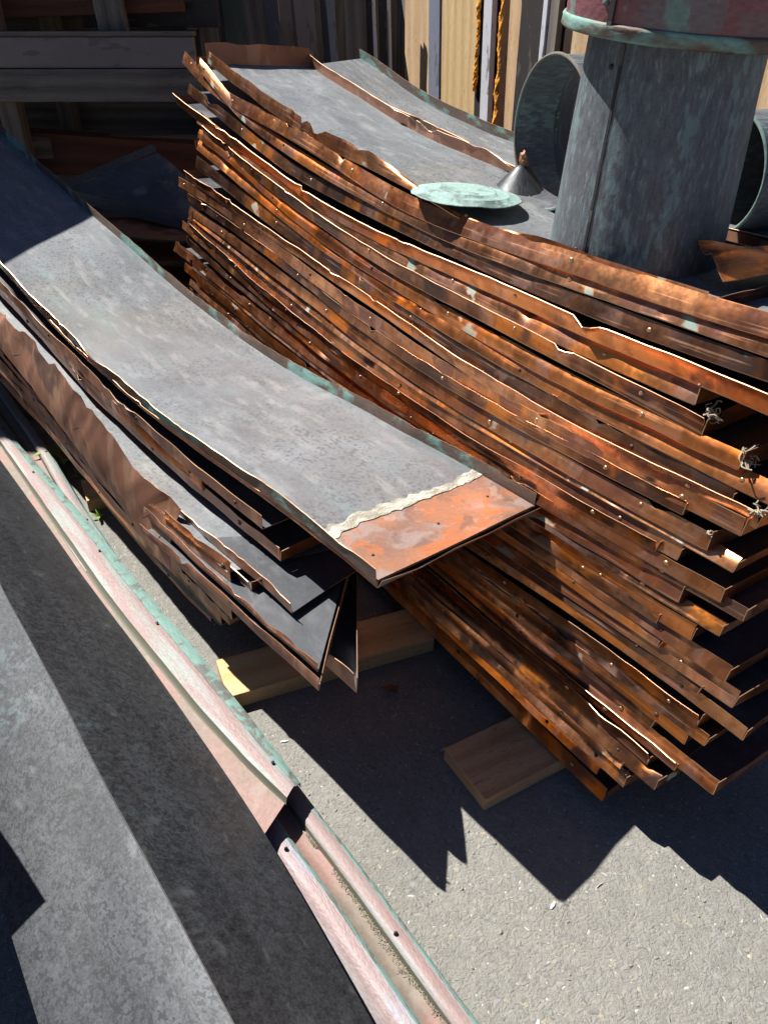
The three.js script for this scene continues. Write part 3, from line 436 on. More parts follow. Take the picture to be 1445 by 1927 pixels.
pan({ F: FL, off: 0.05, table: [[0.02, 0.42], [0.3, 0.44], [1.4, 0.41], [3, 0.69]], s0: 0.02, s1: 2.9, W: 0.4, fh: 0.06, seed: 17, skewN: 1.2, wob: 1.1, lipN: 0.05, lean: 0.012, noRight: true, mats: lm({ lip: mBrown }), label: 'brown roof pan with a tall narrow turned-up corner right of the pointed sheet', group: lg, rivets: 0.1 });
// low bundle on the timber
[[0.74, 0.02, 0.115, 'lowest brown roof pan of the left stack, its end just above the asphalt', mBrown], [0.66, 0.03, 0.16, 'second lowest roof pan of the left stack, thin dark edge', mSlate], [0.62, 0.045, 0.2, 'third lowest roof pan of the left stack, bent bronze edge', copper[2]], [0.56, 0.055, 0.25, 'fourth lowest roof pan of the left stack, crumpled dark edge', mBrown], [0.52, 0.06, 0.3, 'fifth lowest roof pan of the left stack, brown edge under the big flap', mBrown]].forEach(([s0, off, h, label, fm], i) =>
  pan({ F: FL, off, table: [[0.7, h], [0.96, h + 0.012], [1.14, h + 0.02], [1.45, h + 0.075], [1.84, h + 0.15], [2.24, h + 0.21], [3, h + 0.33]], s0, s1: 2.95, W: 0.44, seed: 60 + i * 2, wob: 1.15, ragged: i === 3, lipN: i % 2 ? 0.03 : 0, mats: lm({ flange: fm, edge: i === 1 ? mGreyEdge : mEdge }), label, group: lg, rivets: 1.5 }));
// the tall copper flap standing along the left side
{
  const t = thing('copper_flap', 'tall wrinkled reddish copper flap standing along the left stack', 'metal sheet');
  const hb = heights([[0.72, 0.3], [0.87, 0.33], [1.12, 0.44], [1.34, 0.49], [1.68, 0.593], [1.93, 0.657], [2.6, 0.8]]), ht = heights([[0.7, 0.515], [0.87, 0.575], [0.95, 0.61], [1.13, 0.66], [1.28, 0.695], [1.48, 0.745], [1.72, 0.75], [1.85, 0.8], [2.6, 0.93]]);
  const org = FL.A.clone().addScaledVector(FL.d, 1.6).addScaledVector(FL.n, 0.1).setY(0.45); t.position.copy(org);
  const g = (a, b, y0, y1, ns) => shell(ns, 12, (u, v0) => {
    const v = lerp(y0, y1, v0), s = lerp(a, b, u), f = clamp((s - a) / 0.02), top = ht(s) + (0.018 * n1(s * 5.5, 3) - 0.035 * Math.max(0, Math.abs(((s * 4.3 + 0.4 * n1(s * 2, 6)) % 1) - 0.5) * 2 - 0.45) + 0.006 * n1(s * 29, 5)) * v;
    const fold = 0.014 * n1(s * 5 + v * 1.4, 71) + 0.007 * n1(s * 13 - v * 2, 72) + 0.003 * n1(s * 31 + v * 5, 73);
    return FL.A.clone().addScaledVector(FL.d, s - 0.05 * v * (1 - clamp((s - a) / 0.25))).addScaledVector(FL.n, 0.116 + fold * (0.3 + v) - 0.02 * v + 0.012 * Math.sin(v * 3)).setY(lerp(hb(s), top, v)).sub(org);
  }, 0.0016, (u, v) => [lerp(a, b, u), lerp(y0, y1, v) * 0.2]);
  part('standing_sheet', g(0.74, 2.6, 0, 1, 130), [mBrown, mBrown, mEdge], t);
  const nailG = new THREE.CylinderGeometry(0.0016, 0.0016, 0.03, 6); for (const [s, y] of [[0.8, 0.47], [1.2, 0.58], [1.62, 0.68]]) { const m = part('nail', nailG, mNail, t); m.position.copy(FL.A).addScaledVector(FL.d, s).addScaledVector(FL.n, 0.13).setY(y).sub(org); m.rotation.set(1.2, 0.4, 0.3); }
}

// ------------------------------------------------------------------ timbers
function timber(x0, z0, x1, z1, w, h, y, m, label, seed) {
  const L = Math.hypot(x1 - x0, z1 - z0), g = boxUV(new RoundedBoxGeometry(L, h, w, 2, 0.003)); g.translate(0, 0, 0);
  const uv = g.attributes.uv; for (let i = 0; i < uv.count; i++) uv.setXY(i, uv.getX(i) + seed * 0.37, uv.getY(i) + seed * 0.21);
  const t = single('timber', g, m, label, 'timber', 'timbers under the stacks'); t.position.set((x0 + x1) / 2, y + h / 2, (z0 + z1) / 2); t.rotation.y = -Math.atan2(z1 - z0, x1 - x0); return t;
}
timber(0.195, -1.228, 0.85, -1.60, 0.176, 0.042, 0, mFir, 'short reddish timber block poking out under the tall stack, knot on top', 1);
timber(-0.45, -1.54, 0.12, -1.775, 0.155, 0.05, 0, mPine, 'yellow timber under the left stack end, sunlit at its left tip', 2);
timber(-1.16, -2.54, -0.3, -2.95, 0.17, 0.05, 0, mPine, 'pale timber with a sunlit tip beside the weed and the pink flashing', 3);
timber(-1.75, -3.3, -0.9, -3.7, 0.17, 0.05, 0, mOldWood, 'dark shaded timber far under the left stack', 4);
timber(0.0, -2.2, 0.95, -2.75, 0.15, 0.05, 0, mOldWood, 'dark timber hidden under the middle of the tall stack', 5);
timber(-0.55, -3.05, 0.35, -3.6, 0.15, 0.05, 0, mOldWood, 'dark timber hidden under the far end of the tall stack', 6);
// trestle under the rear pile
for (const [x, z, k] of [[1.15, -2.0, 0], [0.45, -3.0, 1]]) {
  const t = thing('trestle', k ? 'far wooden trestle under the pile behind the tall stack' : 'near wooden trestle under the pile behind the tall stack', 'trestle'); t.position.set(x, 0, z); t.rotation.y = 0.57;
  const rail = new THREE.BoxGeometry(0.6, 0.08, 0.05); rail.translate(0, k ? 1.09 : 0.99, 0); part('rail', boxUV(rail), mOldWood, t);
  for (const sx of [-1, 1]) for (const sz of [-1, 1]) { const H = k ? 1.05 : 0.95, l = new THREE.BoxGeometry(0.06, H, 0.045); l.translate(0, H / 2, 0); l.rotateX(-sz * 0.12); l.translate(sx * 0.25, 0, sz * 0.15); part('leg', boxUV(l, true), mOldWood, t); }
}

// ------------------------------------------------------------------ vent parts standing on the stack
{
  const t = thing('vent_pipe', 'upright dark vent pipe with a maroon collar standing on the tall stack', 'vent pipe'); t.position.set(0.548, 1.15, -1.74); t.rotation.z = -0.04;
  const ring = (list, seg = 96) => { const g = new THREE.LatheGeometry(list.map(([r, y]) => new THREE.Vector2(r, y)), seg), uv = g.attributes.uv, p = g.attributes.position; for (let i = 0; i < uv.count; i++) uv.setXY(i, uv.getX(i) * 1.1, p.getY(i)); return g; };
  const body = ring([[0.183, 0], [0.181, 0.06], [0.176, 0.2], [0.171, 0.32], [0.167, 0.42], [0.166, 0.44], [0.163, 0.44], [0.164, 0.42], [0.168, 0.32], [0.173, 0.2], [0.178, 0.06], [0.18, 0]]);
  { const p = body.attributes.position; for (let i = 0; i < p.count; i++) { const a = Math.atan2(p.getZ(i), p.getX(i)), y = p.getY(i), k = 1 + 0.006 * Math.sin(a * 3 + y * 4) + 0.004 * Math.sin(a * 7 - y * 9); p.setX(i, p.getX(i) * k); p.setZ(i, p.getZ(i) * k); } body.computeVertexNormals(); }
  part('pipe_body', body, mDuct, t);
  const az = Math.atan2(0.74, -0.86);       // the seam stands towards the camera, left of centre
  const seam = new THREE.BoxGeometry(0.003, 0.435, 0.006); const sm = part('lap_seam', boxUV(seam), mBlackPaint, t); sm.position.set(Math.cos(az) * 0.1765, 0.219, Math.sin(az) * 0.1765); sm.rotation.set(0, -az, 0.036);
  for (const y of [0.03, 0.36]) { const m = part('rivet', dome, mBlack, t); m.position.set(Math.cos(az + 0.12) * (0.183 - y * 0.038), y, Math.sin(az + 0.12) * (0.183 - y * 0.038)); m.quaternion.setFromUnitVectors(V(0, 1, 0), V(Math.cos(az), 0, Math.sin(az))); }
  const col = part('collar', ring([[0.214, 0.415], [0.217, 0.42], [0.219, 0.45], [0.222, 0.56], [0.225, 0.66], [0.1, 0.74], [0.0, 0.76]]), mCollar, t);
  part('bead', ring([[0.209, 0.404], [0.219, 0.4], [0.2235, 0.404], [0.2225, 0.416], [0.2235, 0.42], [0.2205, 0.4245], [0.2165, 0.4235], [0.211, 0.41], [0.209, 0.404]]), mVerdFlange, col);
  col.rotation.set(0.1, 0, -0.02); { const c = V(0, 0.415, 0); col.position.copy(c).sub(c.clone().applyEuler(col.rotation)); col.position.y += 0.014; }
  part('inner_flange', ring([[0.163, 0.43], [0.212, 0.424], [0.212, 0.427], [0.163, 0.434]]), mDuct, col);
  const s2 = part('lap_seam', boxUV(new THREE.BoxGeometry(0.006, 0.235, 0.01)), mBlackPaint, col); s2.position.set(Math.cos(az + 0.02) * 0.223, 0.535, Math.sin(az + 0.02) * 0.223); s2.rotation.set(0, -az, -0.026);
  for (const d of [0.1]) { const m = part('rivet', dome, mTeal, col); m.position.set(Math.cos(az + d) * 0.2205, 0.455, Math.sin(az + d) * 0.2205); m.quaternion.setFromUnitVectors(V(0, 1, 0), V(Math.cos(az + d), 0, Math.sin(az + d))); m.scale.setScalar(1.2); }
}
function tubeOf(rad, len, th, seg = 72) {      // open pipe along x from 0, rolled from sheet
  const g = new THREE.LatheGeometry([[rad, 0], [rad + 0.003, 0.004], [rad, 0.012], [rad, len], [rad - th, len], [rad - th, 0.012], [rad - 0.001, 0.003], [rad, 0]].map(([r, y]) => new THREE.Vector2(r, y)), seg), uv = g.attributes.uv, p = g.attributes.position;
  for (let i = 0; i < uv.count; i++) uv.setXY(i, uv.getX(i) * 1.2, p.getY(i)); g.rotateZ(-Math.PI / 2); return g;
}
{
  const t = thing('duct_ring', 'open round duct ring on its side left of the vent pipe', 'duct'); t.position.set(0.415, 1.343, -2.13); t.rotation.y = 0.36;
  const ringM = part('ring_wall', tubeOf(0.174, 0.2, 0.004), mDuct, t);
  const rim = new THREE.TorusGeometry(0.175, 0.0045, 8, 72); rim.rotateY(Math.PI / 2); part('rim', rim, mVerdFlange, ringM);
  const seamBand = new THREE.CylinderGeometry(0.1695, 0.1695, 0.05, 40, 1, true, 2.2, 2.0); seamBand.rotateZ(-Math.PI / 2); seamBand.translate(0.14, 0, 0); part('inner_band', seamBand, mSlate, ringM);
  const br = new THREE.Shape(); br.moveTo(-0.07, 0); br.lineTo(0.07, 0); br.lineTo(0.07, 0.09); br.lineTo(0.02, 0.1); br.lineTo(0.0, 0.045); br.lineTo(-0.07, 0.035); const bg = new THREE.ExtrudeGeometry(br, { depth: 0.003, bevelEnabled: false }); bg.rotateY(Math.PI / 2); bg.translate(0.1, -0.155, 0); part('bracket', boxUV(bg), mSlate, t);
  for (const [y, z] of [[0.02, -0.165], [-0.01, -0.167], [0.03, -0.164]]) { const m = part('rivet', dome, mVerd, t); m.position.set(0.12, y, z); m.quaternion.setFromUnitVectors(V(0, 1, 0), V(0, 0, 1)); m.scale.setScalar(0.9); }
}
{
  const t = thing('duct_pipe', 'smaller streaked duct pipe lying right of the vent pipe', 'duct'); t.position.set(0.82, 1.275, -2.0); t.rotation.y = 0.3;
  const b = part('pipe_wall', tubeOf(0.135, 0.6, 0.004), mDuct, t); const rim = new THREE.TorusGeometry(0.136, 0.004, 8, 64); rim.rotateY(Math.PI / 2); part('rim', rim, mTeal, b);
}
{
  const g = new THREE.LatheGeometry([[0.0, 0.075], [0.012, 0.075], [0.02, 0.068], [0.075, 0.012], [0.078, 0.004], [0.084, 0.003], [0.084, 0.0], [0.0, 0.0]].map(([r, y]) => new THREE.Vector2(r, y)), 48); const uv = g.attributes.uv; for (let i = 0; i < uv.count; i++) uv.setXY(i, uv.getX(i) * 0.5, uv.getY(i) * 0.2);
  const t = thing('cone_cap', 'small dark cone cap beside the open duct ring', 'vent cap'); t.position.set(0.375, 1.178, -2.27); part('cone', g, mPanel, t);
  const f = new THREE.IcosahedronGeometry(0.012, 2); { const p = f.attributes.position; for (let i = 0; i < p.count; i++) { const k = 1 + 0.4 * n1(p.getX(i) * 300 + p.getY(i) * 210, 3); p.setXYZ(i, p.getX(i) * k, p.getY(i) * k * 1.8, p.getZ(i) * k); } f.computeVertexNormals(); } const m = part('torn_tip', f, mBrown, t); m.position.set(0.005, 0.084, 0);
}
{
  const prof = [[0, 0.012], [0.062, 0.012], [0.066, 0.0135], [0.069, 0.009], [0.094, 0.008], [0.097, 0.0095], [0.1, 0.005], [0.122, 0.002], [0.125, 0.0], [0.122, -0.001], [0.1, 0.002], [0.06, 0.008], [0, 0.008]];
  const g = new THREE.LatheGeometry(prof.map(([r, y]) => new THREE.Vector2(r, y)), 72), p = g.attributes.position, uv = g.attributes.uv; for (let i = 0; i < p.count; i++) { const x = p.getX(i), z = p.getZ(i), a = Math.atan2(z, x), r = Math.hypot(x, z), k = r > 0.1 ? 1 + 0.012 * n1(a * 4, 3) + 0.008 * n1(a * 13, 4) : 1; p.setXYZ(i, x * k, p.getY(i) + (r > 0.1 ? 0.002 * n1(a * 3, 8) : 0), z * k); uv.setXY(i, x, z); } g.computeVertexNormals();
  const d = single('vent_disc', g, mVerd, 'green stepped metal disc lying on the tall stack left of the duct ring', 'disc'); d.position.set(0.207, 1.213, -2.06); d.rotation.set(0.02, 0.2, -0.075); d.scale.set(1.12, 1.1, 1.12);
}
{ // crumpled sheet piece by the pipe foot
  const g = shell(16, 10, (u, v) => V(0.62 + 0.5 * u, 1.197 + 0.02 * v + 0.012 * n1(u * 4 + v, 81) + 0.05 * Math.max(0, u - 0.3) * (1 - v) + 0.01 * n1(v * 6, 83), -1.41 - 0.16 * v - 0.1 * u), 0.0016, (u, v) => [u * 0.5, v * 0.2]);
  single('bent_offcut', g, [mSlate, C[1], mEdge], 'bent sheet offcut with a curled copper edge at the vent pipe foot', 'metal scrap');
}

// ------------------------------------------------------------------ foreground: folded panel and edge flashings
const FF = { d: V(0.59, 0, 0.807).normalize() }; FF.w = V(FF.d.z, 0, -FF.d.x);
const ff = (a, c, y) => V(0, y, 0).addScaledVector(FF.d, a).addScaledVector(FF.w, c);
{
  const t = thing('folded_panel', 'big dark blotched folded metal panel in the left foreground', 'metal panel'); const org = ff(-1.6, 0.15, 0.1); t.position.copy(org);
  const edgeR = heights([[-3.6, 0.335], [-3.08, 0.35], [-2.44, 0.366], [-2.04, 0.372], [-1.69, 0.388], [-1.39, 0.394], [-0.98, 0.397], [-0.535, 0.366], [0.2, 0.31]]), ridge = (a) => 0.131 + 0.014 * (a + 1.94) / 1.4 + 0.0025 * n1(a * 2.7, 94) + 0.0008 * n1(a * 11, 95), a0 = -3.6, a1 = -0.2;
  const face = (name, c0, c1, h0, h1, m, nv) => part(name, shell(70, nv, (v, u) => { const a = lerp(a1, a0, v), w = lerp(c0(a), c1(a), u); return ff(a, w, lerp(h0, h1, u) + 0.006 * n1(a * 2.2 + u * 1.7, 91) * Math.sin(Math.PI * u) + 0.0015 * n1(a * 6, 92) * u).sub(org); }, 0.0018, (v, u) => [lerp(a1, a0, v) + (nv === 9 ? 0 : 3.3), lerp(c0(-1), c1(-1), u)]), m, t);
  face('upper_face', ridge, edgeR, 0.3, 0.104, [mPanel, mSlate, mGreyEdge], 9);
  face('lower_face', (a) => -0.102 - 0.01 * (a + 0.9), (a) => ridge(a) - 0.001, 0.198, 0.3, [mPanel, mSlate, mGreyEdge], 8);
  face('side_return', (a) => -0.102 - 0.01 * (a + 0.9), (a) => -0.1015 - 0.01 * (a + 0.9), 0.012, 0.196, [mPanel, mSlate, mGreyEdge], 2);
}
function sweep(a0, a1, prof, n, seed, wob, curve = () => 0) {       // profile [[across, height]...] as one folded sheet; returns a shell per requested span
  return (k0, k1) => shell(n, k1 - k0, (u, v) => { const a = lerp(a1, a0, u), i = k0 + v * (k1 - k0), j = Math.min(prof.length - 2, Math.floor(i)), f = i - j, c = lerp(prof[j][0], prof[j + 1][0], f), y = lerp(prof[j][1], prof[j + 1][1], f); return ff(a, c + curve(a, c) + wob * n1(a * 4, seed) + wob * 0.4 * n1(a * 17, seed + 2), y + wob * 0.8 * n1(a * 5, seed + 5)); }, 0.0018, (u, v) => [lerp(a1, a0, u), lerp(prof[k0][0], prof[k1][0], v) * 1.0 + v * 0.02]);
}
{
  // upper flashing: flat pink strip, pale ridge, crusted green edge
  const t = thing('edge_flashing', 'upper pink and green edge flashing running beside the folded panel', 'flashing', 'edge flashings');
  const prof = [[0.345, 0.094], [0.40, 0.0965], [0.474, 0.1], [0.478, 0.091], [0.482, 0.114], [0.497, 0.119], [0.508, 0.117], [0.5105, 0.1115], [0.524, 0.108], [0.5255, 0.09]];
  const cg = heights([[-3.9, -0.094], [-3.2, -0.091], [-2.1, -0.091], [-1.6, -0.073], [-1.256, -0.045], [-1.13, -0.025], [-1.02, -0.005]]), co = heights([[-3.9, -0.09], [-3.2, -0.08], [-2.63, -0.045], [-2.09, -0.026], [-1.79, -0.017], [-1.36, 0], [-1.02, 0]]);
  const S = sweep(-3.9, -1.02, prof, 130, 31, 0.002, (a, c) => lerp(cg(a), co(a), clamp((c - 0.476) / 0.0495))), skew = (g, k) => { const p = g.attributes.position; for (let i = 0; i < p.count; i++) { const q = V(p.getX(i), 0, p.getZ(i)), c = q.dot(FF.w), a = q.dot(FF.d), s = k * (0.47 - c) * step(-1.35, -1.02, a) + 0.006 * n1(c * 60, 3) * step(-1.1, -1.02, a); p.setXYZ(i, p.getX(i) + FF.d.x * s, p.getY(i), p.getZ(i) + FF.d.z * s); } return g; };
  part('flat_strip', skew(S(0, 2), 0.55), [mPinkFlat, mBrown, mEdge], t); part('groove', skew(S(2, 4), 0.55), [mOlive, mBrown, mGreyEdge], t); part('ridge', skew(S(4, 6), 0.5), [mRib, mBrown, mGreyEdge], t); part('drip_edge', skew(S(6, 9), 0.5), [mTeal, mBrown, mTeal], t);
  for (const [a, c] of [[-2.86, 0.425], [-2.2, 0.455], [-1.12, 0.495], [-1.75, 0.468]]) { const m = part('rivet', dome, mBlack, t); m.position.copy(ff(a, c, 0.122)); m.scale.setScalar(0.75); }
}
const troughProf = (b) => [[0.385, b - 0.015], [0.39, b], [0.41, b + 0.021], [0.425, b + 0.025], [0.441, b + 0.023], [0.4455, b + 0.021], [0.452, b + 0.012], [0.455, b], [0.475, b - 0.001], [0.4925, b], [0.4955, b + 0.017], [0.501, b + 0.024], [0.515, b + 0.025], [0.527, b + 0.022], [0.535, b + 0.019], [0.539, b + 0.002]];
function trough(a0, a1, b, label, curve, seed) {
  const t = thing('edge_flashing', label, 'flashing', 'edge flashings'), S = sweep(a0, a1, troughProf(b), 90, seed, 0.0018, curve);
  part('left_rib', S(0, 4), [mRibPale, mBrown, mGreyEdge], t); part('crust_line', S(4, 6), [mTeal, mBrown, mTeal], t); part('trough', S(6, 9), [mPinkFlat, mBrown, mGreyEdge], t); part('trough_wall', S(9, 10), [mOlive, mBrown, mGreyEdge], t); part('right_rib', S(10, 13), [mRib, mBrown, mGreyEdge], t); part('drip_edge', S(13, 15), [mTeal, mBrown, mTeal], t);
  return t;
}
{
  const t = trough(-1.2, -0.05, 0.032, 'lower ribbed flashing with a tan trough, nearest the camera', () => 0, 51);
  for (const [a, c] of [[-0.945, 0.425], [-0.655, 0.508]]) { const m = part('rivet', dome, mBlack, t); m.position.copy(ff(a, c, 0.058)); m.scale.set(0.8, 2.2, 0.8); }
  const r = rng(61), bits = []; for (let i = 0; i < 420; i++) { const a = -0.98 + 0.6 * (0.2 + 0.8 * r()) * (i < 70 ? 0.1 : 1), c = 0.491 - 0.02 * r() * r() * (0.3 + Math.max(0, n1(a * 8, 5))), q = new THREE.CylinderGeometry(0.0005, 0.0005, 0.004 + 0.012 * r(), 4); q.rotateX(1.3 + 0.3 * r()); q.rotateY(r() * 6.3); const p = ff(a, c, 0.034 + 0.004 * r()); q.translate(p.x, p.y, p.z); bits.push(q); }
  const s = part('plant_litter', mergeGeometries(bits), mRag, scene); s.userData = { kind: 'stuff', label: 'dry straw litter lying in the flashing trough', category: 'litter' };
}
{ const t = trough(-4.3, -2.15, 0.07, 'far ribbed flashing with a pale green rib, under the upper strip', heights([[-4.3, 0.018], [-3.95, 0.016], [-3.16, 0.007], [-2.63, -0.022], [-2.15, -0.034]]), 55); for (const [a, c] of [[-3.05, 0.522], [-2.45, 0.49]]) { const m = part('rivet', dome, mBlack, t); m.position.copy(ff(a, c, 0.096)); m.scale.setScalar(0.8); } }
// scrap panel on blocks past the left edge: its corner shades the folded panel
{
  const t = thing('raised_panel', 'dark scrap panel raised on blocks past the left edge of the view', 'metal panel'); const org = ff(-1.6, -0.6, 0.6); t.position.copy(org);
  part('sheet', shell(24, 4, (u, v) => { const a = lerp(-3.2, -1.26 - 0.1 * v, u), c = lerp(-0.118 + 0.157 * (a + 1.26), -0.7, v); return ff(a, c + 0.008 * n1(a * 5, 4), 0.6 + 0.006 * n1(a * 3, 5)).sub(org); }, 0.002, (u, v) => [u * 2, v * 0.5]), [mSlate, mBrown, mEdge], t);
  for (const a of [-1.9, -2.9]) for (const c of [-0.5, -0.64]) { const b = new THREE.BoxGeometry(0.12, 0.588, 0.12); const p = ff(a, c, 0.294).sub(org); b.translate(p.x, p.y, p.z); part('block', boxUV(b), mOldWood, t); }
}

// ------------------------------------------------------------------ rack and lumber at the far left
const plank = (w, h, d, x, y, z, rz = 0, ry = 0) => { const g = boxUV(new RoundedBoxGeometry(w, h, d, 1, 0.004), h > w); return { g, p: [x, y, z], r: [0, ry, rz] }; };
const putPart = (name, q, m, t) => { const k = part(name, q.g, m, t); k.position.set(...q.p); k.rotation.set(...q.r); return k; };
const putBoard = (name, q, m, label, group) => { const k = single(name, q.g, m, label, 'board', group); k.position.set(...q.p); k.rotation.set(...q.r); return k; };
{
  const t = thing('lumber_rack', 'dark timber rack with two cross beams at the far left', 'rack');
  putPart('cross_beam', plank(1.95, 0.128, 0.05, -1.89, 1.437, -4.35), mGreyPaint, t); putPart('cap_rail', plank(1.95, 0.022, 0.09, -1.89, 1.514, -4.37), mOldWood, t); putPart('cross_beam', plank(2.0, 0.142, 0.07, -1.9, 1.298, -4.345), mOldWood, t);
  for (const [x, z] of [[-1.905, -4.43], [-2.85, -4.43], [-0.96, -5.0], [-1.9, -5.2]]) putPart('post', plank(0.1, 2.0, 0.09, x, 1.0, z), mOldWood, t);
  putPart('shelf', plank(2.1, 0.05, 0.95, -1.93, 2.02, -4.76), mOldWood, t); putPart('back_panel', plank(2.3, 2.1, 0.04, -1.95, 1.05, -5.3), mOldWood, t);
  putPart('shelf', plank(2.1, 0.05, 0.8, -1.93, 0.62, -4.85), mOldWood, t);
}
[[1.5, 0.2, 0.05, -1.75, 1.68, -4.6, 0.03, mRedWood, 'red brown plank leaning behind the cross beam'], [1.6, 0.16, 0.05, -1.7, 1.86, -4.55, -0.04, mRedWood, 'upper red brown plank high in the rack'], [0.7, 0.25, 0.04, -1.2, 1.66, -4.72, 0, mBlackPaint, 'nearly black board at the right of the red planks'], [0.14, 0.3, 0.06, -1.34, 1.62, -4.5, 0.05, mOldWood, 'short upright wood stump behind the cross beam']].forEach(([w, h, d, x, y, z, rz, m, l]) => putBoard('stored_board', plank(w, h, d, x, y, z, rz), m, l, 'boards stored in the rack'));
[[1.6, 0.11, 0.3, -1.78, 0.98, -4.75, -0.05, 0.5, mOldWood, 'grey wide timber lying under the cross beams'], [1.5, 0.2, 0.2, -1.3, 0.9, -4.8, -0.1, 0.25, mRedWood, 'dark red beam under the cross beams'], [1.4, 0.12, 0.2, -1.9, 0.8, -4.65, 0.02, 0.3, mOldWood, 'lower grey timber under the cross beams']].forEach(([w, h, d, x, y, z, rz, ry, m, l]) => putBoard('stored_timber', plank(w, h, d, x, y, z, rz, ry), m, l, 'boards stored in the rack'));
// dark folded sheets in the shade below the rack
{
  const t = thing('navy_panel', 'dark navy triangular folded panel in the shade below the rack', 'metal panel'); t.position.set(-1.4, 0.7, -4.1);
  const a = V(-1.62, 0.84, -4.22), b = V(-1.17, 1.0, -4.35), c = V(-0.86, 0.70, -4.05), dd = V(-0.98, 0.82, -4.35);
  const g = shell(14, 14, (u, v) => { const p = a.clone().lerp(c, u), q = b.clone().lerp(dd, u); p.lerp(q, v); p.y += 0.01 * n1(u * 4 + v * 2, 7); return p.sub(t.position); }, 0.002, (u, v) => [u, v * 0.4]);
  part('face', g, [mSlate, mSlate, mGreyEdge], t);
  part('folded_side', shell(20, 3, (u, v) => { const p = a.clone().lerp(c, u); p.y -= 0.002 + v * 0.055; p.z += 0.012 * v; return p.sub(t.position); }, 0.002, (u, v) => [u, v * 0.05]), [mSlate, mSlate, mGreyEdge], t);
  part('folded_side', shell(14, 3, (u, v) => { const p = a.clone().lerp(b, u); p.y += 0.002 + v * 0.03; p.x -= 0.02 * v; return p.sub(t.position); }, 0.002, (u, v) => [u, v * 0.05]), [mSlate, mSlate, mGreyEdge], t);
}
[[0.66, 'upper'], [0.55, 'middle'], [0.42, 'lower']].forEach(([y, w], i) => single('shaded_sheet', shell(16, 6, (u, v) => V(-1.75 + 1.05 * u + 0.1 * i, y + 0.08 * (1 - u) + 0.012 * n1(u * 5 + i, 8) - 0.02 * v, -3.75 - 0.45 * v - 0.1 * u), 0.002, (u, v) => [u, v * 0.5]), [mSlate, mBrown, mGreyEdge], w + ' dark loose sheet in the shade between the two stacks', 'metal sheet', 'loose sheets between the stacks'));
single('white_scrap', shell(4, 4, (u, v) => V(-1.66 + 0.17 * u, 0.755 - 0.05 * u + 0.03 * v * (1 - u), -4.12 + 0.05 * v - 0.02 * u), 0.003, (u, v) => [u, v]), mWhitePaint, 'small bright white scrap under the navy folded panel', 'scrap');

// ------------------------------------------------------------------ boards at the back
{
  const t = thing('back_wall', 'black board wall behind the leaning timbers', 'wall'); const g = new THREE.BoxGeometry(1.6, 1.8, 0.05); g.translate(-0.35, 0.9, -5.3); part('wall_panel', boxUV(g, true), mOldWood, t);
}
{ // shaded boards, facing the camera: [x, width, lean, material, label, z, bottom]
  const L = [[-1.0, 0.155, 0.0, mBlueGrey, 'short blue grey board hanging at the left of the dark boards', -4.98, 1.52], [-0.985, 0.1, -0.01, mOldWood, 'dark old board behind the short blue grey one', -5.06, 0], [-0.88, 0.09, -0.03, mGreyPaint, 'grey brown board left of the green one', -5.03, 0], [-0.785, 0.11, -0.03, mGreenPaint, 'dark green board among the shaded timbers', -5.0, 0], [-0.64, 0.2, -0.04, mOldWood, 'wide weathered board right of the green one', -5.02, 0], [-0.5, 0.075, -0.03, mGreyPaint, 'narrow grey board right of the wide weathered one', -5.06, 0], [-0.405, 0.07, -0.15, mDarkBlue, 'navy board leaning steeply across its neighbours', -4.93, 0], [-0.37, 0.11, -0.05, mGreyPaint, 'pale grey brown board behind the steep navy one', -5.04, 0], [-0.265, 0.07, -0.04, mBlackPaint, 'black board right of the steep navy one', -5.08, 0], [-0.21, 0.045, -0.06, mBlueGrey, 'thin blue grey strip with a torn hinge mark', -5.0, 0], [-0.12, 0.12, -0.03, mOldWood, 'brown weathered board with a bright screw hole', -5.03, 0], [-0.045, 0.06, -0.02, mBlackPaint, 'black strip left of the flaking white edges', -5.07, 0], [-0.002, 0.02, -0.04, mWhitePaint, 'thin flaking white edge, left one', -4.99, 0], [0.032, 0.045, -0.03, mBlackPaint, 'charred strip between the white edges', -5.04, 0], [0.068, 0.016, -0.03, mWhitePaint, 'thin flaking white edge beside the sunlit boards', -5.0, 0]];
  for (const [x, w, lean, m, label, z, y0] of L) putBoard('leaning_board', plank(w, 1.78 - y0, 0.03, x + Math.tan(lean) * (1.5 - (1.78 + y0) / 2), (1.78 + y0) / 2, z, -lean), m, label, 'shaded boards at the back');
}
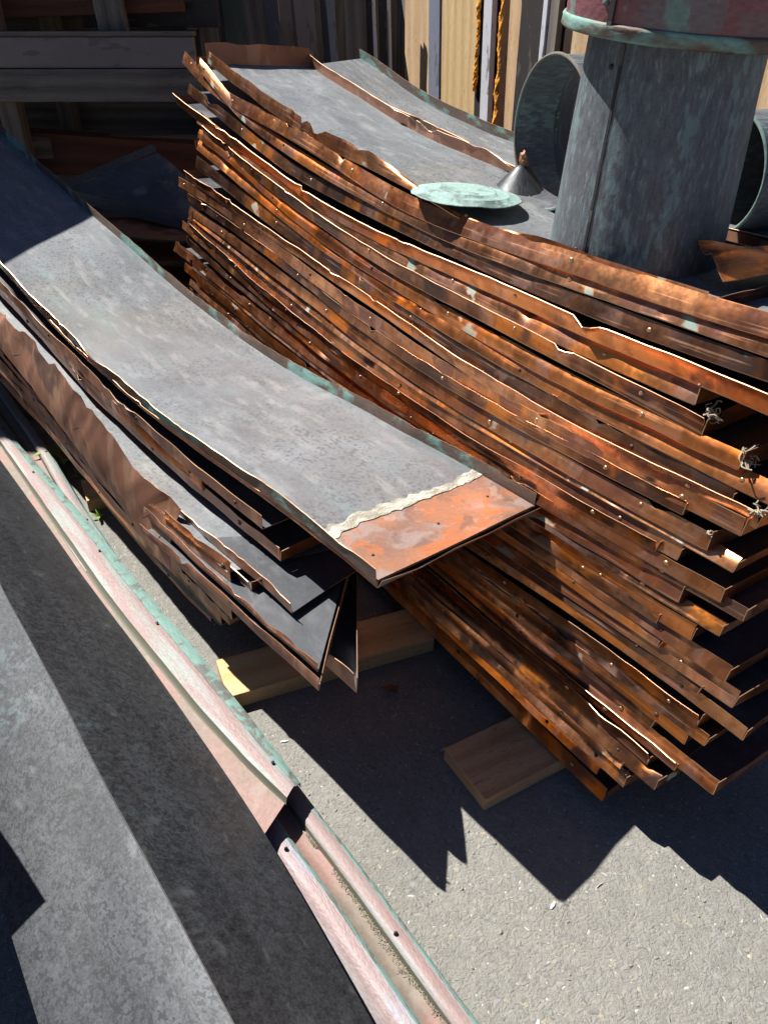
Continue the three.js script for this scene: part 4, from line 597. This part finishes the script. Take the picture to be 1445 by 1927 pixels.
{ // sunlit boards along the wall that runs towards the right
  const W0 = V(0.08, 0, -5.1), dw = V(0.40, 0, 0.9165).normalize(), nw = V(-dw.z, 0, dw.x), ang = Math.atan2(-dw.z, dw.x);
  const back = thing('yard_wall', 'plain board wall behind the sunlit timbers', 'wall'); { const g = new THREE.BoxGeometry(3.6, 2.6, 0.05); const m = part('wall_panel', boxUV(g, true), mOldWood, back); m.position.copy(W0).addScaledVector(dw, 1.5).addScaledVector(nw, -0.09).setY(1.3); m.rotation.y = ang; }
  const grooved = (w, d = 0.028) => { const s = new THREE.Shape(), n = Math.max(3, Math.round(w / 0.032)), p = w / n; s.moveTo(-w / 2, 0); s.lineTo(w / 2, 0); s.lineTo(w / 2, d - 0.003); for (let i = n - 1; i >= 0; i--) { const a = -w / 2 + i * p; s.lineTo(a + p * 0.86, d); s.lineTo(a + p * 0.14, d); if (i) { s.lineTo(a + p * 0.08, d - 0.008); s.lineTo(a - p * 0.08, d - 0.008); } } s.lineTo(-w / 2, d - 0.003); const g = new THREE.ExtrudeGeometry(s, { depth: 2.4, bevelEnabled: false }); g.rotateX(-Math.PI / 2); return boxUV(g, true); };
  const flat = (w, d = 0.028) => { const g = new RoundedBoxGeometry(w, 2.4, d, 1, 0.003); g.translate(0, 1.2, -d / 2); return boxUV(g, true); };
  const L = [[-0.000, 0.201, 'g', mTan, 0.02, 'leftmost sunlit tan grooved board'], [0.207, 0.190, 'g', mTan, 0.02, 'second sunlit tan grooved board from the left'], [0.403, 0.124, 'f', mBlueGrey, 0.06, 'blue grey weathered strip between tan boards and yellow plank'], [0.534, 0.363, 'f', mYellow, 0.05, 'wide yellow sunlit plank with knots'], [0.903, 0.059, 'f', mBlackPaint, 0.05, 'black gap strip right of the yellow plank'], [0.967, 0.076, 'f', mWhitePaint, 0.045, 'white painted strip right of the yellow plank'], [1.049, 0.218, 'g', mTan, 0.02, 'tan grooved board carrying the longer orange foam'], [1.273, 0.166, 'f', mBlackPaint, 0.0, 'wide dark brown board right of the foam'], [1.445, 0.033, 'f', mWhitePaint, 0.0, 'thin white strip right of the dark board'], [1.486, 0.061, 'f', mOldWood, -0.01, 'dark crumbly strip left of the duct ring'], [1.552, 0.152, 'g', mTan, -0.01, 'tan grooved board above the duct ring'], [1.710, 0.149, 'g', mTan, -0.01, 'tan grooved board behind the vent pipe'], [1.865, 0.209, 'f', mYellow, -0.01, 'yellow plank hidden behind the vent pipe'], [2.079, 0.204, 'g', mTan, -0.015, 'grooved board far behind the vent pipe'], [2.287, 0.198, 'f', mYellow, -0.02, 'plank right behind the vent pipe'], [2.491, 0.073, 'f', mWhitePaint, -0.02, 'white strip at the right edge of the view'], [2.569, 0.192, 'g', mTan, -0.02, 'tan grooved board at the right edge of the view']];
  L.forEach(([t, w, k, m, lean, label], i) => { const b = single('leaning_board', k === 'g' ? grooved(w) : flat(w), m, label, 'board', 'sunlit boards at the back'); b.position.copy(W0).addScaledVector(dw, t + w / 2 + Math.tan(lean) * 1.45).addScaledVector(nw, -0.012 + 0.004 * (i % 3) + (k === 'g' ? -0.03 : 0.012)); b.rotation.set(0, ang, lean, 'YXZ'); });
  const foam = (t, y0, y1, w, label, seed) => {
    const g = shell(120, 12, (u, v) => { const y = lerp(y0, y1, u), a = v * Math.PI, k = 0.8 + 0.35 * n1(u * 16, seed) + 0.3 * n1(u * 47 + v * 5, seed + 1) + 0.25 * n1(u * 110 - v * 11, seed + 2); return V(Math.cos(a) * w * k * 0.5 + 0.006 * n1(u * 9, seed + 4), y, Math.sin(a) * 0.01 * k).applyAxisAngle(V(0, 1, 0), ang); }, 0.003, (u, v) => [u, v * 0.05]);
    const m = single('foam_bead', g, mFoam, label, 'foam', 'orange foam beads'); m.position.copy(W0).addScaledVector(dw, t).addScaledVector(nw, 0.012);
  };
  foam(0.932, 1.28, 1.9, 0.028, 'ragged orange foam bead right of the yellow plank', 3); foam(1.136, 1.12, 1.95, 0.04, 'longer orange foam bead hanging on the grooved board', 7);
}

// ------------------------------------------------------------------ small things on the ground
{
  const leaf = (len, w) => shell(8, 4, (u, v) => V(u * len, 0.6 * len * Math.sin(u * 1.9) - 0.25 * len * u * u, (v - 0.5) * w * Math.sin(Math.PI * Math.pow(u, 0.8)) * (1 + 0.25 * n1(u * 9, 3))), 0.0006, (u, v) => [u, v]);
  const weed = (x, z, n, len, label, seed) => { const t = thing('weed', label, 'weed', 'weeds by the timber'), r = rng(seed); t.position.set(x, 0, z); for (let i = 0; i < n; i++) { const m = part('leaf', leaf(len * (0.6 + 0.6 * r()), len * 0.32), mLeaf, t); m.rotation.set(0, (i / n) * 6.28 + r(), 0.3 * r()); } };
  weed(-1.32, -2.83, 9, 0.14, 'bright green broad leaved weed beside the pale timber', 3); weed(-1.24, -2.72, 6, 0.05, 'small low weed between flashing and left stack', 5); weed(-1.07, -2.42, 4, 0.045, 'few grass like leaves at the pale timber end', 7);
  const dl = single('dead_leaf', shell(8, 5, (u, v) => V(0.05 * u, 0.012 + 0.012 * Math.sin(u * 5) * (v - 0.3) + 0.006 * n1(u * 6 + v * 4, 9), 0.03 * (v - 0.5) * Math.sin(Math.PI * clamp(u * 0.9 + 0.05))), 0.0008, (u, v) => [u, v]), mLeafBrown, 'curled brown dead leaf on the shaded asphalt', 'leaf'); dl.position.set(-0.01, 0, -1.54);
  for (const [px, pz, l, w, a, label] of [[0.155, -1.335, 0.022, 0.006, 0.6, 'white sliver beside the short timber block'], [-0.52, -1.83, 0.045, 0.005, 1.2, 'thin white sliver between flashing and left stack'], [0.47, -0.965, 0.022, 0.003, 0.6, 'white splinter on the sunlit asphalt'], [0.36, -0.92, 0.02, 0.012, 0.9, 'white chip below the wide shadow point'], [-0.26, -1.36, 0.022, 0.009, 0.2, 'pale chip beside the upper flashing'], [0.29, -0.69, 0.016, 0.011, 1.4, 'white flake near the bottom of the view']]) {
    const g = new THREE.DodecahedronGeometry(0.5, 0), q = g.attributes.position; for (let i = 0; i < q.count; i++) q.setXYZ(i, q.getX(i) * l * 0.8 * (1 + 0.4 * n1(q.getZ(i) * 5, 3)), q.getY(i) * 0.004, q.getZ(i) * w * 0.8 * (1 + 0.4 * n1(q.getX(i) * 5, 4))); g.computeVertexNormals(); const m = single('white_chip', g, mWhite, label, 'chip'); m.position.set(px, 0.002, pz); m.rotation.y = a;
  }
  // frayed fibre ends stuck on some pan ends
  const fibre = (p, n, len, label, seed) => { const r = rng(seed), gs = []; for (let i = 0; i < n; i++) { const pts = [V(0, 0, 0)]; for (let k = 1; k < 6; k++) pts.push(pts[k - 1].clone().add(V((r() - 0.35) * len * 0.4, (r() - 0.55) * len * 0.3, (r() - 0.5) * len * 0.4))); gs.push(new THREE.TubeGeometry(new THREE.CatmullRomCurve3(pts), 10, 0.0008 + 0.0012 * r(), 5)); } const m = single('frayed_fibre', mergeGeometries(gs), mRag, label, 'fibre scrap', 'frayed fibre on pan ends'); m.position.copy(p); };
  const at = (s, off, y) => FR.A.clone().addScaledVector(FR.d, s).addScaledVector(FR.n, off).setY(y);
  fibre(at(0.15, -0.035, 1.04), 9, 0.045, 'grey fibre tuft on the uppermost open pan end', 3); fibre(at(0.125, -0.04, 0.99), 9, 0.05, 'fibre tuft on the second open pan end from the top', 4); fibre(at(0.035, -0.03, 0.955), 12, 0.06, 'large torn mesh tuft on the orange blotched pan end', 5); fibre(at(-0.04, 0, 0.882), 10, 0.045, 'fibre tuft on the broad bronze pan end', 6);
  fibre(at(0.035, 0.006, 0.795), 5, 0.03, 'small fibre tuft on the smooth copper pan end', 8); fibre(at(-0.04, 0.03, 0.375), 8, 0.04, 'fibre tuft on the plain bronze pan end', 9); fibre(at(0.04, 0.06, 0.155), 7, 0.035, 'fibre tuft on the hook ended pan', 10);
}
renderer.render(scene, camera);
